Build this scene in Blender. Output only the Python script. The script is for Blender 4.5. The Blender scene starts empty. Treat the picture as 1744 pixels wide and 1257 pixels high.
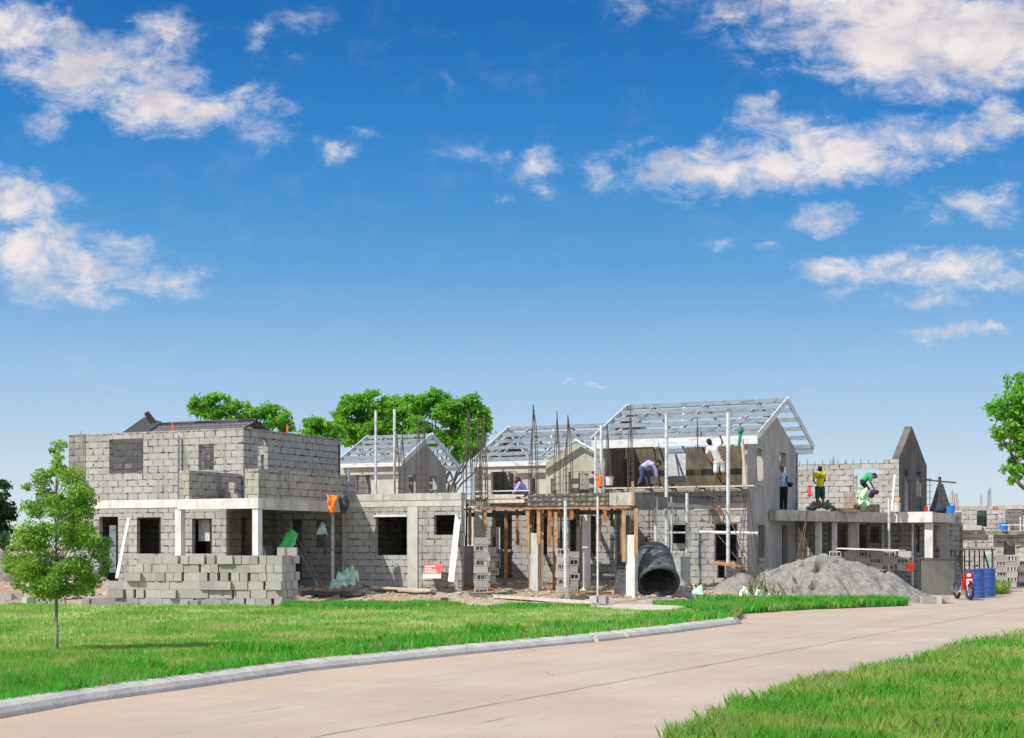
import bpy, bmesh, math, random
import numpy as np
from mathutils import Vector, Matrix, noise
R = math.radians
random.seed(7); rng = np.random.default_rng(7)
C = bpy.context.scene.collection

# ------------------------------------------------------------------ camera, sky, sun, exposure
EYE = 1.6; FP = 2600.0; CX = 872.0; HY = 930.0
cam = bpy.data.objects.new('camera', bpy.data.cameras.new('camera')); C.objects.link(cam)
cam.location = (0, 0, EYE); cam.rotation_euler = (R(90), 0, 0)
cam.data.sensor_width = 36; cam.data.lens = 36 * FP / 1744
cam.data.shift_y = (HY - 628.5) / 1744
cam.data.clip_start = 0.5; cam.data.clip_end = 4000
bpy.context.scene.camera = cam
SUN_DIR = Vector((-0.66, -0.42, 0.80)).normalized()
sun = bpy.data.objects.new('sun', bpy.data.lights.new('sun', 'SUN')); C.objects.link(sun)
sun.data.energy = 2.85; sun.data.angle = R(0.5); sun.data.color = (1.0, 0.95, 0.87)
sun.rotation_euler = SUN_DIR.to_track_quat('Z', 'Y').to_euler()
vs = bpy.context.scene.view_settings
vs.view_transform = 'Standard'; vs.look = 'None'; vs.gamma = 1; vs.exposure = 0.85
world = bpy.data.worlds.new('World'); bpy.context.scene.world = world; world.use_nodes = True
wt = world.node_tree; wt.nodes.clear()
class NT:
    """small helper to wire shader nodes"""
    def __init__(s, t): s.t = t
    def n(s, typ, ins=None, **kw):
        nd = s.t.nodes.new(typ)
        for k, v in kw.items(): setattr(nd, k, v)
        for k, v in (ins or {}).items():
            if hasattr(v, 'is_output'): s.t.links.new(v, nd.inputs[k])
            else: nd.inputs[k].default_value = v
        return nd
    def m(s, op, a, b=0.0, c=None, clamp=False):
        i = {0: a, 1: b}
        if c is not None: i[2] = c
        return s.n('ShaderNodeMath', i, operation=op, use_clamp=clamp).outputs[0]
    def vm(s, op, a, b=None, out=0):
        i = {0: a}
        if b is not None: i[1] = b
        return s.n('ShaderNodeVectorMath', i, operation=op).outputs[out]
    def mr(s, v, a, b, c=0.0, d=1.0, smooth=True):
        return s.n('ShaderNodeMapRange', {0: v, 1: a, 2: b, 3: c, 4: d}, interpolation_type='SMOOTHSTEP' if smooth else 'LINEAR').outputs[0]
    def noise(s, vec, scale, detail=4, rough=0.5, dist=0.0, out=0):
        return s.n('ShaderNodeTexNoise', {'Vector': vec, 'Scale': scale, 'Detail': detail, 'Roughness': rough, 'Distortion': dist}).outputs[out]
    def mix(s, f, a, b, blend='MIX'):
        nd = s.n('ShaderNodeMix', data_type='RGBA', blend_type=blend)
        for idx, v in ((0, f), (6, a), (7, b)):
            if hasattr(v, 'is_output'): s.t.links.new(v, nd.inputs[idx])
            else: nd.inputs[idx].default_value = (*v, 1) if isinstance(v, tuple) and len(v) == 3 else v
        return nd.outputs[2]
    def ramp(s, f, stops):
        nd = s.n('ShaderNodeValToRGB', {0: f}); el = nd.color_ramp.elements
        while len(el) < len(stops): el.new(0.5)
        for e, (p, c) in zip(el, stops): e.position = p; e.color = (*c, 1)
        return nd.outputs[0]
W = NT(wt)
sky = W.n('ShaderNodeTexSky', sky_type='NISHITA', sun_disc=False, sun_elevation=math.asin(SUN_DIR.z),
          sun_rotation=math.atan2(SUN_DIR.x, SUN_DIR.y), altitude=0, air_density=1.0, dust_density=0.6, ozone_density=2.5)
gen = W.n('ShaderNodeTexCoord').outputs['Generated']
sx = W.n('ShaderNodeSeparateXYZ', {0: gen})
elev = W.m('ARCSINE', sx.outputs[2])
SKYC = [(0.00, (.74, .80, .80)), (.045, (.60, .72, .82)), (.09, (.40, .60, .82)), (.13, (.27, .49, .76)), (.175, (.13, .37, .70)), (.215, (.065, .30, .66)),
        (.27, (.028, .225, .60)), (.33, (.011, .155, .48)), (.42, (.006, .12, .41)), (1.0, (.003, .05, .22))]
tint = W.ramp(elev, SKYC)
sc_t = W.n('ShaderNodeVectorMath', {0: tint, 3: 6.5}, operation='SCALE').outputs[0]
base = W.mix(0.97, sky.outputs[0], sc_t)
# clouds: ragged banks in fixed directions of the sky (azimuth / elevation tangents)
yy = W.m('MAXIMUM', sx.outputs[1], 0.05)
q = W.n('ShaderNodeCombineXYZ', {0: W.m('DIVIDE', sx.outputs[0], yy), 1: W.m('DIVIDE', sx.outputs[2], yy), 2: 0.0}).outputs[0]
nz = W.noise(q, 22, 6, 0.65, out=1)
warp = W.n('ShaderNodeVectorMath', {0: W.vm('SUBTRACT', nz, (.5, .5, .5)), 3: 0.04}, operation='SCALE').outputs[0]
qw = W.vm('ADD', q, warp)
BL = [(40, 70, 95, 62, 1.2), (130, 120, 105, 62, 1.3), (255, 75, 85, 55, 1.0), (270, 165, 95, 62, 1.3), (370, 180, 75, 35, 1.05), (450, 205, 60, 45, .9),
      (75, 215, 38, 35, .75), (30, 345, 95, 50, 1.2), (60, 430, 95, 60, 1.35), (170, 455, 125, 42, 1.15), (270, 470, 85, 30, 1.0), (110, 495, 100, 28, .95), (215, 415, 60, 22, .7),
      (438, 75, 34, 40, .62), (520, 35, 80, 40, .34), (505, 90, 40, 22, .35), (580, 262, 38, 20, .6), (620, 225, 26, 24, .42), (765, 60, 50, 22, .25), (765, 142, 18, 20, .35), (800, 262, 60, 26, .36), (850, 262, 26, 20, .4),
      (918, 290, 44, 34, .88), (1020, 300, 55, 34, .72), (862, 338, 32, 16, .5), (530, 250, 26, 18, .35), (1120, 275, 75, 38, .95), (1220, 290, 105, 48, 1.15), (1340, 275, 120, 48, 1.25), (1460, 260, 110, 48, 1.25), (1580, 240, 110, 45, 1.05), (1690, 215, 80, 36, 1.0),
      (1310, 215, 80, 28, .62), (1520, 320, 60, 26, .7), (1640, 345, 95, 42, .85), (1410, 370, 55, 24, .95), (1290, 180, 36, 14, .6), (1415, 463, 62, 22, 1.0), (1500, 480, 90, 34, .9), (1600, 465, 100, 42, 1.15), (1700, 460, 75, 34, 1.0), (1590, 515, 70, 16, .72), (1225, 418, 40, 14, .45), (1308, 420, 26, 12, .45),
      (1617, 568, 82, 13, .95), (1510, 20, 250, 62, 1.25), (1590, 70, 260, 75, 1.7), (1700, 40, 160, 80, 1.5), (1260, 15, 70, 25, .6), (1600, 150, 120, 30, .7), (1080, 12, 90, 25, .42), (1700, 130, 70, 30, .8), (965, 648, 22, 5, .5), (1026, 650, 26, 6, .75), (200, 665, 40, 7, .4), (175, 688, 36, 8, .35), (1465, 45, 100, 50, 1.0)]
acc = None
for (cx, cy, rx, ry, amp) in BL:
    c = ((cx - CX) / FP, (HY - cy) / FP, 0); iv = (FP / rx, FP / ry, 1)
    d = W.n('ShaderNodeVectorMath', {0: W.vm('MULTIPLY', W.vm('SUBTRACT', qw, c), iv)}, operation='LENGTH').outputs[1]
    v = W.n('ShaderNodeMapRange', {0: d, 1: 1.55, 2: 0.2, 3: 0.0, 4: amp}).outputs[0]
    acc = v if acc is None else W.n('ShaderNodeMath', {0: acc, 1: v, 2: 0.18}, operation='SMOOTH_MAX').outputs[0]
qs = W.vm('MULTIPLY', q, (1.0, 1.7, 1.0))
fb = W.noise(qs, 30, 10, 0.70, .3)
fb2 = W.noise(qs, 9, 4, 0.5)
dens = W.m('ADD', acc, W.m('MULTIPLY', W.m('SUBTRACT', fb, 0.5), 3.4))
dens = W.m('ADD', dens, W.m('MULTIPLY', W.m('SUBTRACT', fb2, 0.5), 1.3))
cov = W.m('MULTIPLY', W.mr(dens, 0.02, 1.55), .95)
cov = W.m('MULTIPLY', cov, W.mr(acc, 0.06, 0.46))
cov = W.m('MULTIPLY', cov, W.mr(sx.outputs[1], 0.06, 0.3))
shade = W.mr(W.noise(W.vm('ADD', qs, (0.01, 0.016, 0)), 17, 6, 0.55), 0.33, 0.63)
ccol = W.mix(shade, (4.0, 3.8, 4.2), (6.0, 5.5, 5.3))
ccol = W.mix(W.mr(dens, .3, 1.3), (4.4, 4.7, 5.4), ccol)
skyfin = W.mix(cov, base, ccol)
# unseen, overhead and behind: broken bright cloud over paler blue, added as shadow fill
gs = W.vm('MULTIPLY', gen, (1, 1, 2.0))
fill_cov = W.mr(W.noise(gs, 2.6, 7, 0.62), .42, .60)
rest = W.m('MAXIMUM', W.mr(sx.outputs[2], .37, .55), W.mr(sx.outputs[1], .12, -.25))
rest = W.m('MULTIPLY', rest, W.mr(sx.outputs[2], -.02, .08))
skyfin = W.mix(rest, skyfin, W.mix(fill_cov, (1.6, 2.6, 4.5), (7.2, 7.0, 6.8)))
bg = W.n('ShaderNodeBackground', {0: skyfin, 1: 0.085})
W.n('ShaderNodeOutputWorld', {0: bg.outputs[0]})

# ------------------------------------------------------------------ coordinates
CA, SA = math.cos(R(26.18)), math.sin(R(26.18))
def ST(s, t): return (s * CA + t * SA, -s * SA + t * CA)          # street grid: s along the fronts, t away from the road
def S_at(px, t): r = (px - CX) / FP; return t * (r * CA - SA) / (CA + r * SA)
def T_at(px, s): r = (px - CX) / FP; return s * (CA + r * SA) / (r * CA - SA)
def XY(px, Y): return ((px - CX) / FP * Y, Y)
def Z(py, Y): return EYE + (HY - py) / FP * Y
def P3(px, py, Y): return Vector(((px - CX) / FP * Y, Y, Z(py, Y)))
def ss(a, b, x):
    x = min(1, max(0, (x - a) / (b - a))); return x * x * (3 - 2 * x)
def ground_h(x, y):
    pad = 0.42 * ss(41.5, 45.5, y) * (1 - ss(8.0, 10.5, x - (y - 47) * .45)) * ss(-40, -30, x)
    e = ss(40.8, 42.5, y) * (1 - ss(62, 75, y)) * (1 - ss(7.5, 10, x - (y - 44) * .3))
    b = (noise.noise((x * .55, y * .55, 3.1)) * .13 + noise.noise((x * 1.7, y * 1.7, 1.1)) * .07 + noise.noise((x * 4.5, y * 4.5, 5.1)) * .03) * e
    return -0.05 + pad + b + 0.06 * e

# ------------------------------------------------------------------ materials
MATS = {}
def mat(name, f, rough=0.9, metal=0.0, spec=0.3):
    m = bpy.data.materials.new(name); m.use_nodes = True
    N = NT(m.node_tree); p = m.node_tree.nodes['Principled BSDF']
    p.inputs['Roughness'].default_value = rough; p.inputs['Metallic'].default_value = metal
    p.inputs['Specular IOR Level'].default_value = spec
    r = f(N, p)
    if r is not None:
        if isinstance(r, tuple): p.inputs['Base Color'].default_value = (*r, 1)
        else: m.node_tree.links.new(r, p.inputs['Base Color'])
    MATS[name] = m; return m
def link_bump(N, p, h, dist=.01, strength=1.0):
    b = N.n('ShaderNodeBump', {'Height': h, 'Distance': dist, 'Strength': strength}); N.t.links.new(b.outputs[0], p.inputs['Normal'])
def pos(N): return N.n('ShaderNodeNewGeometry').outputs['Position']
def block_mat(name, c1, c2, stain=.35, bh=.2, bw=.4, mort=(.06, .058, .056)):
    def f(N, p):
        uv = N.n('ShaderNodeUVMap').outputs[0]; ps = pos(N)
        w = N.n('ShaderNodeVectorMath', {0: N.vm('SUBTRACT', N.noise(uv, 2.2, 2, out=1), (.5, .5, .5)), 3: 0.012}, operation='SCALE').outputs[0]
        uvw = N.vm('ADD', uv, w)
        ms = N.mr(N.noise(uv, 3.1, 2), .40, .70, .009, .024)
        br = N.n('ShaderNodeTexBrick', {'Vector': uvw, 'Color1': (0, 0, 0, 1), 'Color2': (1, 1, 1, 1), 'Mortar': (.5, .5, .5, 1), 'Scale': 1.0, 'Mortar Size': ms, 'Mortar Smooth': .25, 'Bias': 0.0, 'Brick Width': bw, 'Row Height': bh}, offset=.5)
        t = N.m('ADD', N.mr(br.outputs[0], 0, 1, .18, .82, False), N.m('MULTIPLY', N.m('SUBTRACT', N.noise(ps, 1.1, 3), .5), .9), clamp=True)
        col = N.mix(t, c1, c2)
        fine = N.noise(ps, 28, 6, .7)
        col = N.mix(.55, col, N.ramp(fine, [(.25, (.25, .25, .25)), (.75, (.78, .78, .78))]), 'OVERLAY')
        st = N.mr(N.noise(N.vm('MULTIPLY', ps, (1.3, 1.3, .45)), 1.0, 5, .6), .52, .72)
        col = N.mix(N.m('MULTIPLY', st, stain), col, (.16, .15, .14))
        wh = N.mr(N.noise(N.vm('ADD', ps, (7, 3, 1)), 1.6, 5, .65), .60, .70)
        col = N.mix(N.m('MULTIPLY', wh, .2), col, (.50, .49, .47))
        dk = N.mr(N.noise(N.vm('MULTIPLY', N.vm('ADD', ps, (3, 5, 0)), (2.5, 2.5, .35)), 1.2, 6, .65), .54, .70)
        cem = N.mr(N.noise(N.vm('ADD', ps, (1, 9, 4)), 1.0, 6, .7), .57, .63)
        col = N.mix(N.m('MULTIPLY', cem, .5), col, (.36, .35, .32))
        col = N.mix(N.m('MULTIPLY', dk, .6), col, (.14, .135, .13))
        # smeared mortar beside some joints
        mcol = N.mix(N.mr(N.noise(uv, 6, 3), .42, .58), mort, tuple(x * .75 for x in c2))
        col = N.mix(br.outputs[1], col, mcol)
        h = N.m('ADD', N.m('MULTIPLY', br.outputs[1], -1.0), N.m('MULTIPLY', fine, .35))
        link_bump(N, p, h, .02, .9)
        return col
    return mat(name, f, .95)
block_mat('block_light', (.29, .285, .27), (.395, .39, .372), .5)
block_mat('block_shaded', (.085, .085, .09), (.15, .15, .155), .4)  # blocks darkened in colour for the shade behind the upper window
block_mat('block_house', (.315, .308, .288), (.425, .418, .395), .45, bh=.2, bw=.385)
block_mat('block_parapet', (.33, .305, .26), (.45, .42, .365), .4, bh=.2, bw=.37)
block_mat('block_grey', (.25, .25, .245), (.37, .37, .36), .45)
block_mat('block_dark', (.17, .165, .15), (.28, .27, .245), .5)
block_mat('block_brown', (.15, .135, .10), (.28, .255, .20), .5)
block_mat('block_far', (.37, .355, .325), (.52, .50, .465), .3, bh=.22, bw=.42)
def plaster(name, c1, c2, dark, amt=.5, sc=1.0, bump=.01):
    def f(N, p):
        ps = pos(N)
        n1 = N.noise(N.vm('MULTIPLY', ps, (1, 1, .5)), 1.6 * sc, 6, .62, .4)
        col = N.mix(N.mr(n1, .35, .65), c1, c2)
        st = N.mr(N.noise(N.vm('MULTIPLY', ps, (2.2, 2.2, .5)), 1.5 * sc, 6, .65), .54, .74)
        col = N.mix(N.m('MULTIPLY', st, amt), col, dark)
        fine = N.noise(ps, 34, 6, .7)
        col = N.mix(.45, col, N.ramp(fine, [(.25, (.28, .28, .28)), (.75, (.75, .75, .75))]), 'OVERLAY')
        link_bump(N, p, N.m('ADD', N.m('MULTIPLY', fine, .5), n1), bump, .8)
        return col
    return mat(name, f, .93)
plaster('plaster', (.30, .295, .285), (.42, .41, .40), (.17, .165, .16), .5)
plaster('plaster_warm', (.40, .385, .345), (.52, .50, .46), (.24, .22, .19), .5)
plaster('concrete', (.40, .385, .355), (.54, .53, .50), (.15, .145, .135), .65, 1.5)
plaster('concrete_white', (.58, .57, .54), (.74, .73, .71), (.27, .25, .22), .45, 1.6)
plaster('concrete_stained', (.36, .35, .32), (.50, .48, .44), (.08, .078, .07), .85, 2.4)
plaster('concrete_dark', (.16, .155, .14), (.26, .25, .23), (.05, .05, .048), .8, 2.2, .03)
plaster('stucco_brown', (.085, .072, .052), (.15, .13, .10), (.035, .03, .025), .6, 2.2, .02)
plaster('stucco_black', (.085, .085, .08), (.15, .148, .14), (.05, .05, .05), .5, 1.0)
plaster('stucco_olive', (.36, .345, .275), (.47, .455, .38), (.20, .19, .15), .5)
plaster('kerb', (.46, .44, .41), (.54, .52, .49), (.26, .23, .19), .5, 2, .015)
plaster('sand', (.20, .188, .17), (.31, .292, .27), (.12, .11, .10), .6, 5, .06)
plaster('rubble', (.32, .27, .21), (.50, .46, .40), (.18, .14, .10), .5, 3)
def metal(name, c, rough, met, wear=.25, c2=None):
    def f(N, p):
        ps = pos(N); n1 = N.noise(N.vm('MULTIPLY', ps, (1, 1, 3)), 3, 5, .6)
        N.t.links.new(N.mr(n1, .3, .7, rough - .1, rough + .15), p.inputs['Roughness'])
        return N.mix(N.m('MULTIPLY', N.mr(n1, .45, .7), wear), c, c2 or tuple(x * .6 for x in c))
    return mat(name, f, rough, met, .5)
metal('galv', (.30, .345, .39), .45, .3, .8, (.11, .125, .145))
metal('galv_white', (.66, .69, .70), .5, .15, .7, (.30, .31, .32))
metal('white_paint', (.80, .81, .82), .5, 0, .15)
metal('rebar', (.10, .085, .075), .7, .2, .7, (.20, .09, .045))
metal('steel_dark', (.07, .075, .085), .55, .3)
metal('rust_steel', (.36, .14, .06), .75, .1, .6, (.22, .09, .045))
metal('black_plastic', (.03, .033, .038), .5, 0, .9, (.11, .112, .118))
metal('tank_skin', (.055, .06, .07), .55, 0, .95, (.17, .17, .175))
metal('tar_black', (.028, .028, .032), .6, 0, .5, (.07, .07, .075))
metal('blue_drum', (.018, .085, .33), .35, 0, .45, (.10, .20, .42))
metal('grey_drum', (.40, .41, .41), .5, .1, .5, (.55, .54, .51))
metal('red_paint', (.55, .02, .025), .3, 0, .15)
metal('blue_plastic', (.02, .22, .72), .4, 0, .1)
metal('orange_cloth', (.85, .22, .03), .8, 0, .5, (.80, .42, .12))
metal('orange_bright', (.88, .13, .02), .7, 0, .2)
metal('white_plastic', (.66, .65, .62), .5, 0, .3)
metal('green_sheet', (.06, .48, .12), .55, 0, .3, (.20, .62, .25))
metal('teal_cloth', (.02, .22, .15), .7, 0, .3)
metal('tarp_pale', (.46, .58, .54), .6, 0, .9, (.12, .34, .20))
metal('sack_white', (.72, .76, .68), .8, 0, .6, (.32, .55, .36))
metal('sack_green', (.38, .58, .36), .75, 0, .6, (.66, .74, .60))
metal('rubber', (.02, .02, .022), .7, 0, .1)
metal('chrome', (.6, .6, .62), .25, .9, .1)
metal('glass_white', (.8, .8, .8), .2, 0, .05)
metal('navy_cloth', (.025, .03, .075), .8, 0, .3)
metal('sign_red', (.74, .055, .05), .6, 0, .1)
metal('sign_white', (.78, .78, .78), .6, 0, .1)
metal('sign_green', (.42, .62, .28), .6, 0, .1)
metal('red_flag', (.72, .04, .06), .7, 0, .2)
def wood(name, c1, c2):
    def f(N, p):
        ps = pos(N); n1 = N.noise(N.vm('MULTIPLY', ps, (3, 3, 1.2)), 4, 6, .65, 1.0)
        link_bump(N, p, n1, .004)
        return N.mix(N.mr(n1, .35, .65), c1, c2)
    return mat(name, f, .8)
wood('wood', (.34, .20, .10), (.55, .37, .20)); wood('wood_orange', (.26, .12, .06), (.50, .25, .12)); wood('wood_dark', (.05, .045, .04), (.12, .10, .08))
wood('wood_pale', (.48, .40, .30), (.66, .58, .46))
def tilef(N, p):
    uv = N.n('ShaderNodeUVMap').outputs[0]
    a = N.n('ShaderNodeTexWave', {'Vector': uv, 'Scale': 1.1, 'Distortion': 0}, bands_direction='X').outputs[1]
    b = N.n('ShaderNodeTexWave', {'Vector': uv, 'Scale': .75, 'Distortion': 0}, bands_direction='Y', wave_profile='SAW').outputs[1]
    h = N.m('ADD', N.m('MULTIPLY', a, .6), b); link_bump(N, p, h, .08, 1)
    return N.mix(N.mr(h, .3, 1.3), (.035, .033, .04), (.16, .145, .16))
mat('roof_tile', tilef, .6)
def formf(N, p):
    ps = N.n('ShaderNodeUVMap').outputs[0]
    v = N.n('ShaderNodeTexVoronoi', {'Vector': N.vm('MULTIPLY', ps, (5.2, 7.5, 1)), 'Scale': 1.0, 'Randomness': .25}).outputs[0]
    link_bump(N, p, v, .06, 1)
    c = N.mix(N.mr(v, .1, .5), (.30, .28, .22), (.09, .085, .07))
    return N.mix(N.mr(N.noise(ps, 3, 5), .4, .65), c, (.09, .085, .075))
mat('formwork', formf, .85)
def groundf(N, p):
    ps = pos(N)
    a = N.noise(ps, .35, 5, .6); b = N.noise(ps, 3.2, 8, .7); c = N.noise(ps, 22, 5, .7)
    col = N.mix(N.mr(a, .42, .58), (.42, .35, .27), (.42, .28, .17))
    col = N.mix(N.mr(b, .48, .64), col, (.50, .47, .42))
    col = N.mix(N.mr(c, .50, .66), col, (.24, .18, .12))
    g = N.mr(N.noise(N.vm('ADD', ps, (9, 2, 0)), 1.3, 6, .7), .60, .68)
    col = N.mix(N.m('MULTIPLY', g, .45), col, (.16, .19, .07))
    link_bump(N, p, N.m('ADD', b, N.m('MULTIPLY', c, .4)), .08, 1)
    return col
mat('ground', groundf, .97, 0, .1)
def roadf(N, p):
    ps = pos(N)
    along = N.n('ShaderNodeVectorRotate', {'Vector': ps, 'Angle': R(-61)}, rotation_type='Z_AXIS').outputs[0]
    st = N.noise(N.vm('MULTIPLY', along, (.10, 2.4, 1)), 1.0, 6, .65, .6)
    a = N.noise(ps, .35, 5, .6); c = N.noise(ps, 26, 6, .7)
    col = N.mix(N.mr(a, .35, .65), (.385, .315, .25), (.44, .37, .305))
    col = N.mix(N.m('MULTIPLY', N.mr(st, .45, .66), .6), col, (.34, .31, .275))
    dk = N.mr(N.noise(N.vm('MULTIPLY', along, (.55, 7, 1)), 1.0, 5, .65), .62, .72)
    col = N.mix(N.m('MULTIPLY', dk, .75), col, (.16, .125, .10))
    col = N.mix(N.m('MULTIPLY', N.mr(c, .5, .7), .35), col, (.27, .22, .17))
    # slab joints of the concrete road
    sxx = N.n('ShaderNodeSeparateXYZ', {0: N.vm('ADD', along, N.n('ShaderNodeVectorMath', {0: N.noise(ps, 1.2, 3, out=1), 3: .12}, operation='SCALE').outputs[0])})
    j = N.m('LESS_THAN', N.m('ABSOLUTE', N.m('SUBTRACT', N.m('FRACT', N.m('DIVIDE', N.m('ADD', sxx.outputs[1], JOFF), 6.0)), .5)), .0032)
    j2 = N.m('LESS_THAN', N.m('ABSOLUTE', N.m('SUBTRACT', N.m('FRACT', N.m('DIVIDE', sxx.outputs[0], 5.0)), .5)), .0016)
    jj = N.m('MULTIPLY', N.m('MAXIMUM', j, N.m('MULTIPLY', j2, .35)), N.mr(N.noise(ps, 1.5, 4), .25, .55, .35, .9))
    sandy = N.m('MULTIPLY', N.mr(sxx.outputs[1], 9.6, 11.0), N.mr(N.noise(ps, 1.8, 6, .7), .40, .58))
    col = N.mix(N.m('MULTIPLY', sandy, .6), col, (.46, .345, .25))
    pt = N.mr(N.noise(N.vm('ADD', ps, (3, 8, 0)), .55, 6, .7), .52, .66)
    col = N.mix(N.m('MULTIPLY', pt, .35), col, (.50, .43, .36))
    vo = N.n('ShaderNodeTexVoronoi', {'Vector': N.vm('ADD', ps, N.n('ShaderNodeVectorMath', {0: N.noise(ps, 1.0, 5, out=1), 3: 1.2}, operation='SCALE').outputs[0]), 'Scale': .28}, feature='DISTANCE_TO_EDGE').outputs[0]
    ck = N.m('MULTIPLY', N.m('LESS_THAN', vo, .0035), N.mr(N.noise(ps, .4, 3), .56, .64))
    jj = N.m('MAXIMUM', jj, N.m('MULTIPLY', ck, .6))
    col = N.mix(jj, col, (.15, .12, .10))
    link_bump(N, p, N.m('ADD', N.m('MULTIPLY', st, .5), N.m('MULTIPLY', c, .25)), .03, .8)
    return col
JOFF = 1.3
mat('road', roadf, .95, 0, .15)
def pathf(N, p):
    ps = pos(N); c = N.noise(ps, 12, 6, .7)
    link_bump(N, p, c, .02); return N.mix(N.mr(c, .35, .65), (.44, .385, .32), (.56, .50, .43))
mat('path', pathf, .95)
def foliage(name, c1, c2, c3, trans=.35, rough=.5):
    m = bpy.data.materials.new(name); m.use_nodes = True; N = NT(m.node_tree); p = m.node_tree.nodes['Principled BSDF']
    at = N.n('ShaderNodeAttribute', attribute_name='rnd').outputs['Fac']
    n1 = N.noise(pos(N), .7, 5, .65)
    col = N.mix(at, c1, c2); col = N.mix(N.m('MULTIPLY', N.mr(n1, .44, .58), .85), col, c3)
    if 'blades' in name: col = N.mix(N.m('MULTIPLY', N.m('GREATER_THAN', at, .90), .8), col, (.48, .42, .20))
    N.t.links.new(col, p.inputs['Base Color']); p.inputs['Roughness'].default_value = rough; p.inputs['Specular IOR Level'].default_value = .25
    tr = N.n('ShaderNodeBsdfTranslucent', {0: col}); mx = N.n('ShaderNodeMixShader', {0: trans, 1: p.outputs[0], 2: tr.outputs[0]})
    N.t.links.new(mx.outputs[0], m.node_tree.nodes['Material Output'].inputs[0]); MATS[name] = m
foliage('lawn_blades', (.10, .38, .03), (.26, .56, .07), (.48, .55, .20), .4)
foliage('tall_blades', (.05, .34, .03), (.13, .54, .05), (.20, .48, .07), .4)
foliage('verge_blades', (.07, .34, .03), (.19, .54, .055), (.38, .48, .12), .4)
foliage('weeds', (.20, .24, .07), (.34, .30, .12), (.14, .24, .05))
foliage('leaf_young', (.13, .28, .035), (.46, .68, .12), (.22, .42, .06), .5)
foliage('leaf_tree', (.09, .34, .03), (.34, .68, .09), (.18, .50, .05), .5)
foliage('leaf_dark', (.02, .06, .015), (.05, .11, .025), (.03, .08, .02))
def lawnf(N, p):
    ps = pos(N); a = N.noise(N.vm('MULTIPLY', ps, (1, .6, 1)), .55, 6, .65); c = N.noise(ps, 9, 6, .7)
    col = N.mix(N.mr(a, .40, .56), (.14, .28, .055), (.44, .46, .22))
    col = N.mix(N.m('MULTIPLY', N.mr(c, .45, .65), .6), col, (.06, .19, .02)); link_bump(N, p, c, .05); return col
mat('lawn', lawnf, .95, 0, .1)
wood('bark', (.10, .075, .055), (.22, .18, .14)); wood('bark_pale', (.20, .18, .15), (.36, .33, .28))
def blockf(N, p):
    ps = pos(N); rn = N.n('ShaderNodeObjectInfo').outputs['Random']; c = N.noise(ps, 30, 6, .7); b = N.noise(ps, 3, 4)
    col = N.mix(rn, (.34, .315, .30), (.47, .445, .425)); col = N.mix(N.m('MULTIPLY', N.mr(b, .5, .7), .4), col, (.46, .44, .40))
    col = N.mix(.5, col, N.ramp(c, [(.25, (.25, .25, .25)), (.75, (.78, .78, .78))]), 'OVERLAY'); link_bump(N, p, c, .012); return col
mat('loose_block', blockf, .95, 0, .15)
def simple(name, c, rough=.8, metalv=0, spec=.3):
    def f(N, p):
        n = N.noise(pos(N), 9, 4, .6); link_bump(N, p, N.noise(pos(N), 16, 3, .5, 1.2), .03, .7) if max(c) > .012 and name not in ('skin', 'skin_red', 'eye') else None; return N.mix(N.mr(n, .3, .7), tuple(x * .82 for x in c), tuple(min(1, x * 1.12) for x in c))
    return mat(name, f, rough, metalv, spec)
simple('skin', (.22, .105, .06), .55); simple('skin_red', (.30, .09, .06), .55); simple('hair', (.012, .010, .009), .6)
simple('lavender', (.40, .36, .68)); simple('maroon', (.16, .02, .05)); simple('denim', (.055, .08, .16)); simple('white_shirt', (.72, .70, .76))
simple('white_short', (.60, .66, .64)); simple('yellow_shirt', (.68, .60, .015)); simple('green_short', (.012, .075, .06)); simple('green_shirt', (.03, .42, .14))
simple('black_cloth', (.015, .015, .02)); simple('blue_shirt', (.42, .55, .80)); simple('blue_sleeve', (.02, .14, .45)); simple('red_belt', (.55, .06, .08)); simple('eye', (.01, .01, .01), .2)
simple('pale_panel', (.55, .58, .60)); simple('glass_green', (.10, .18, .15), .2, 0, .6); simple('sky_panel', (.20, .36, .60), .6)
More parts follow.
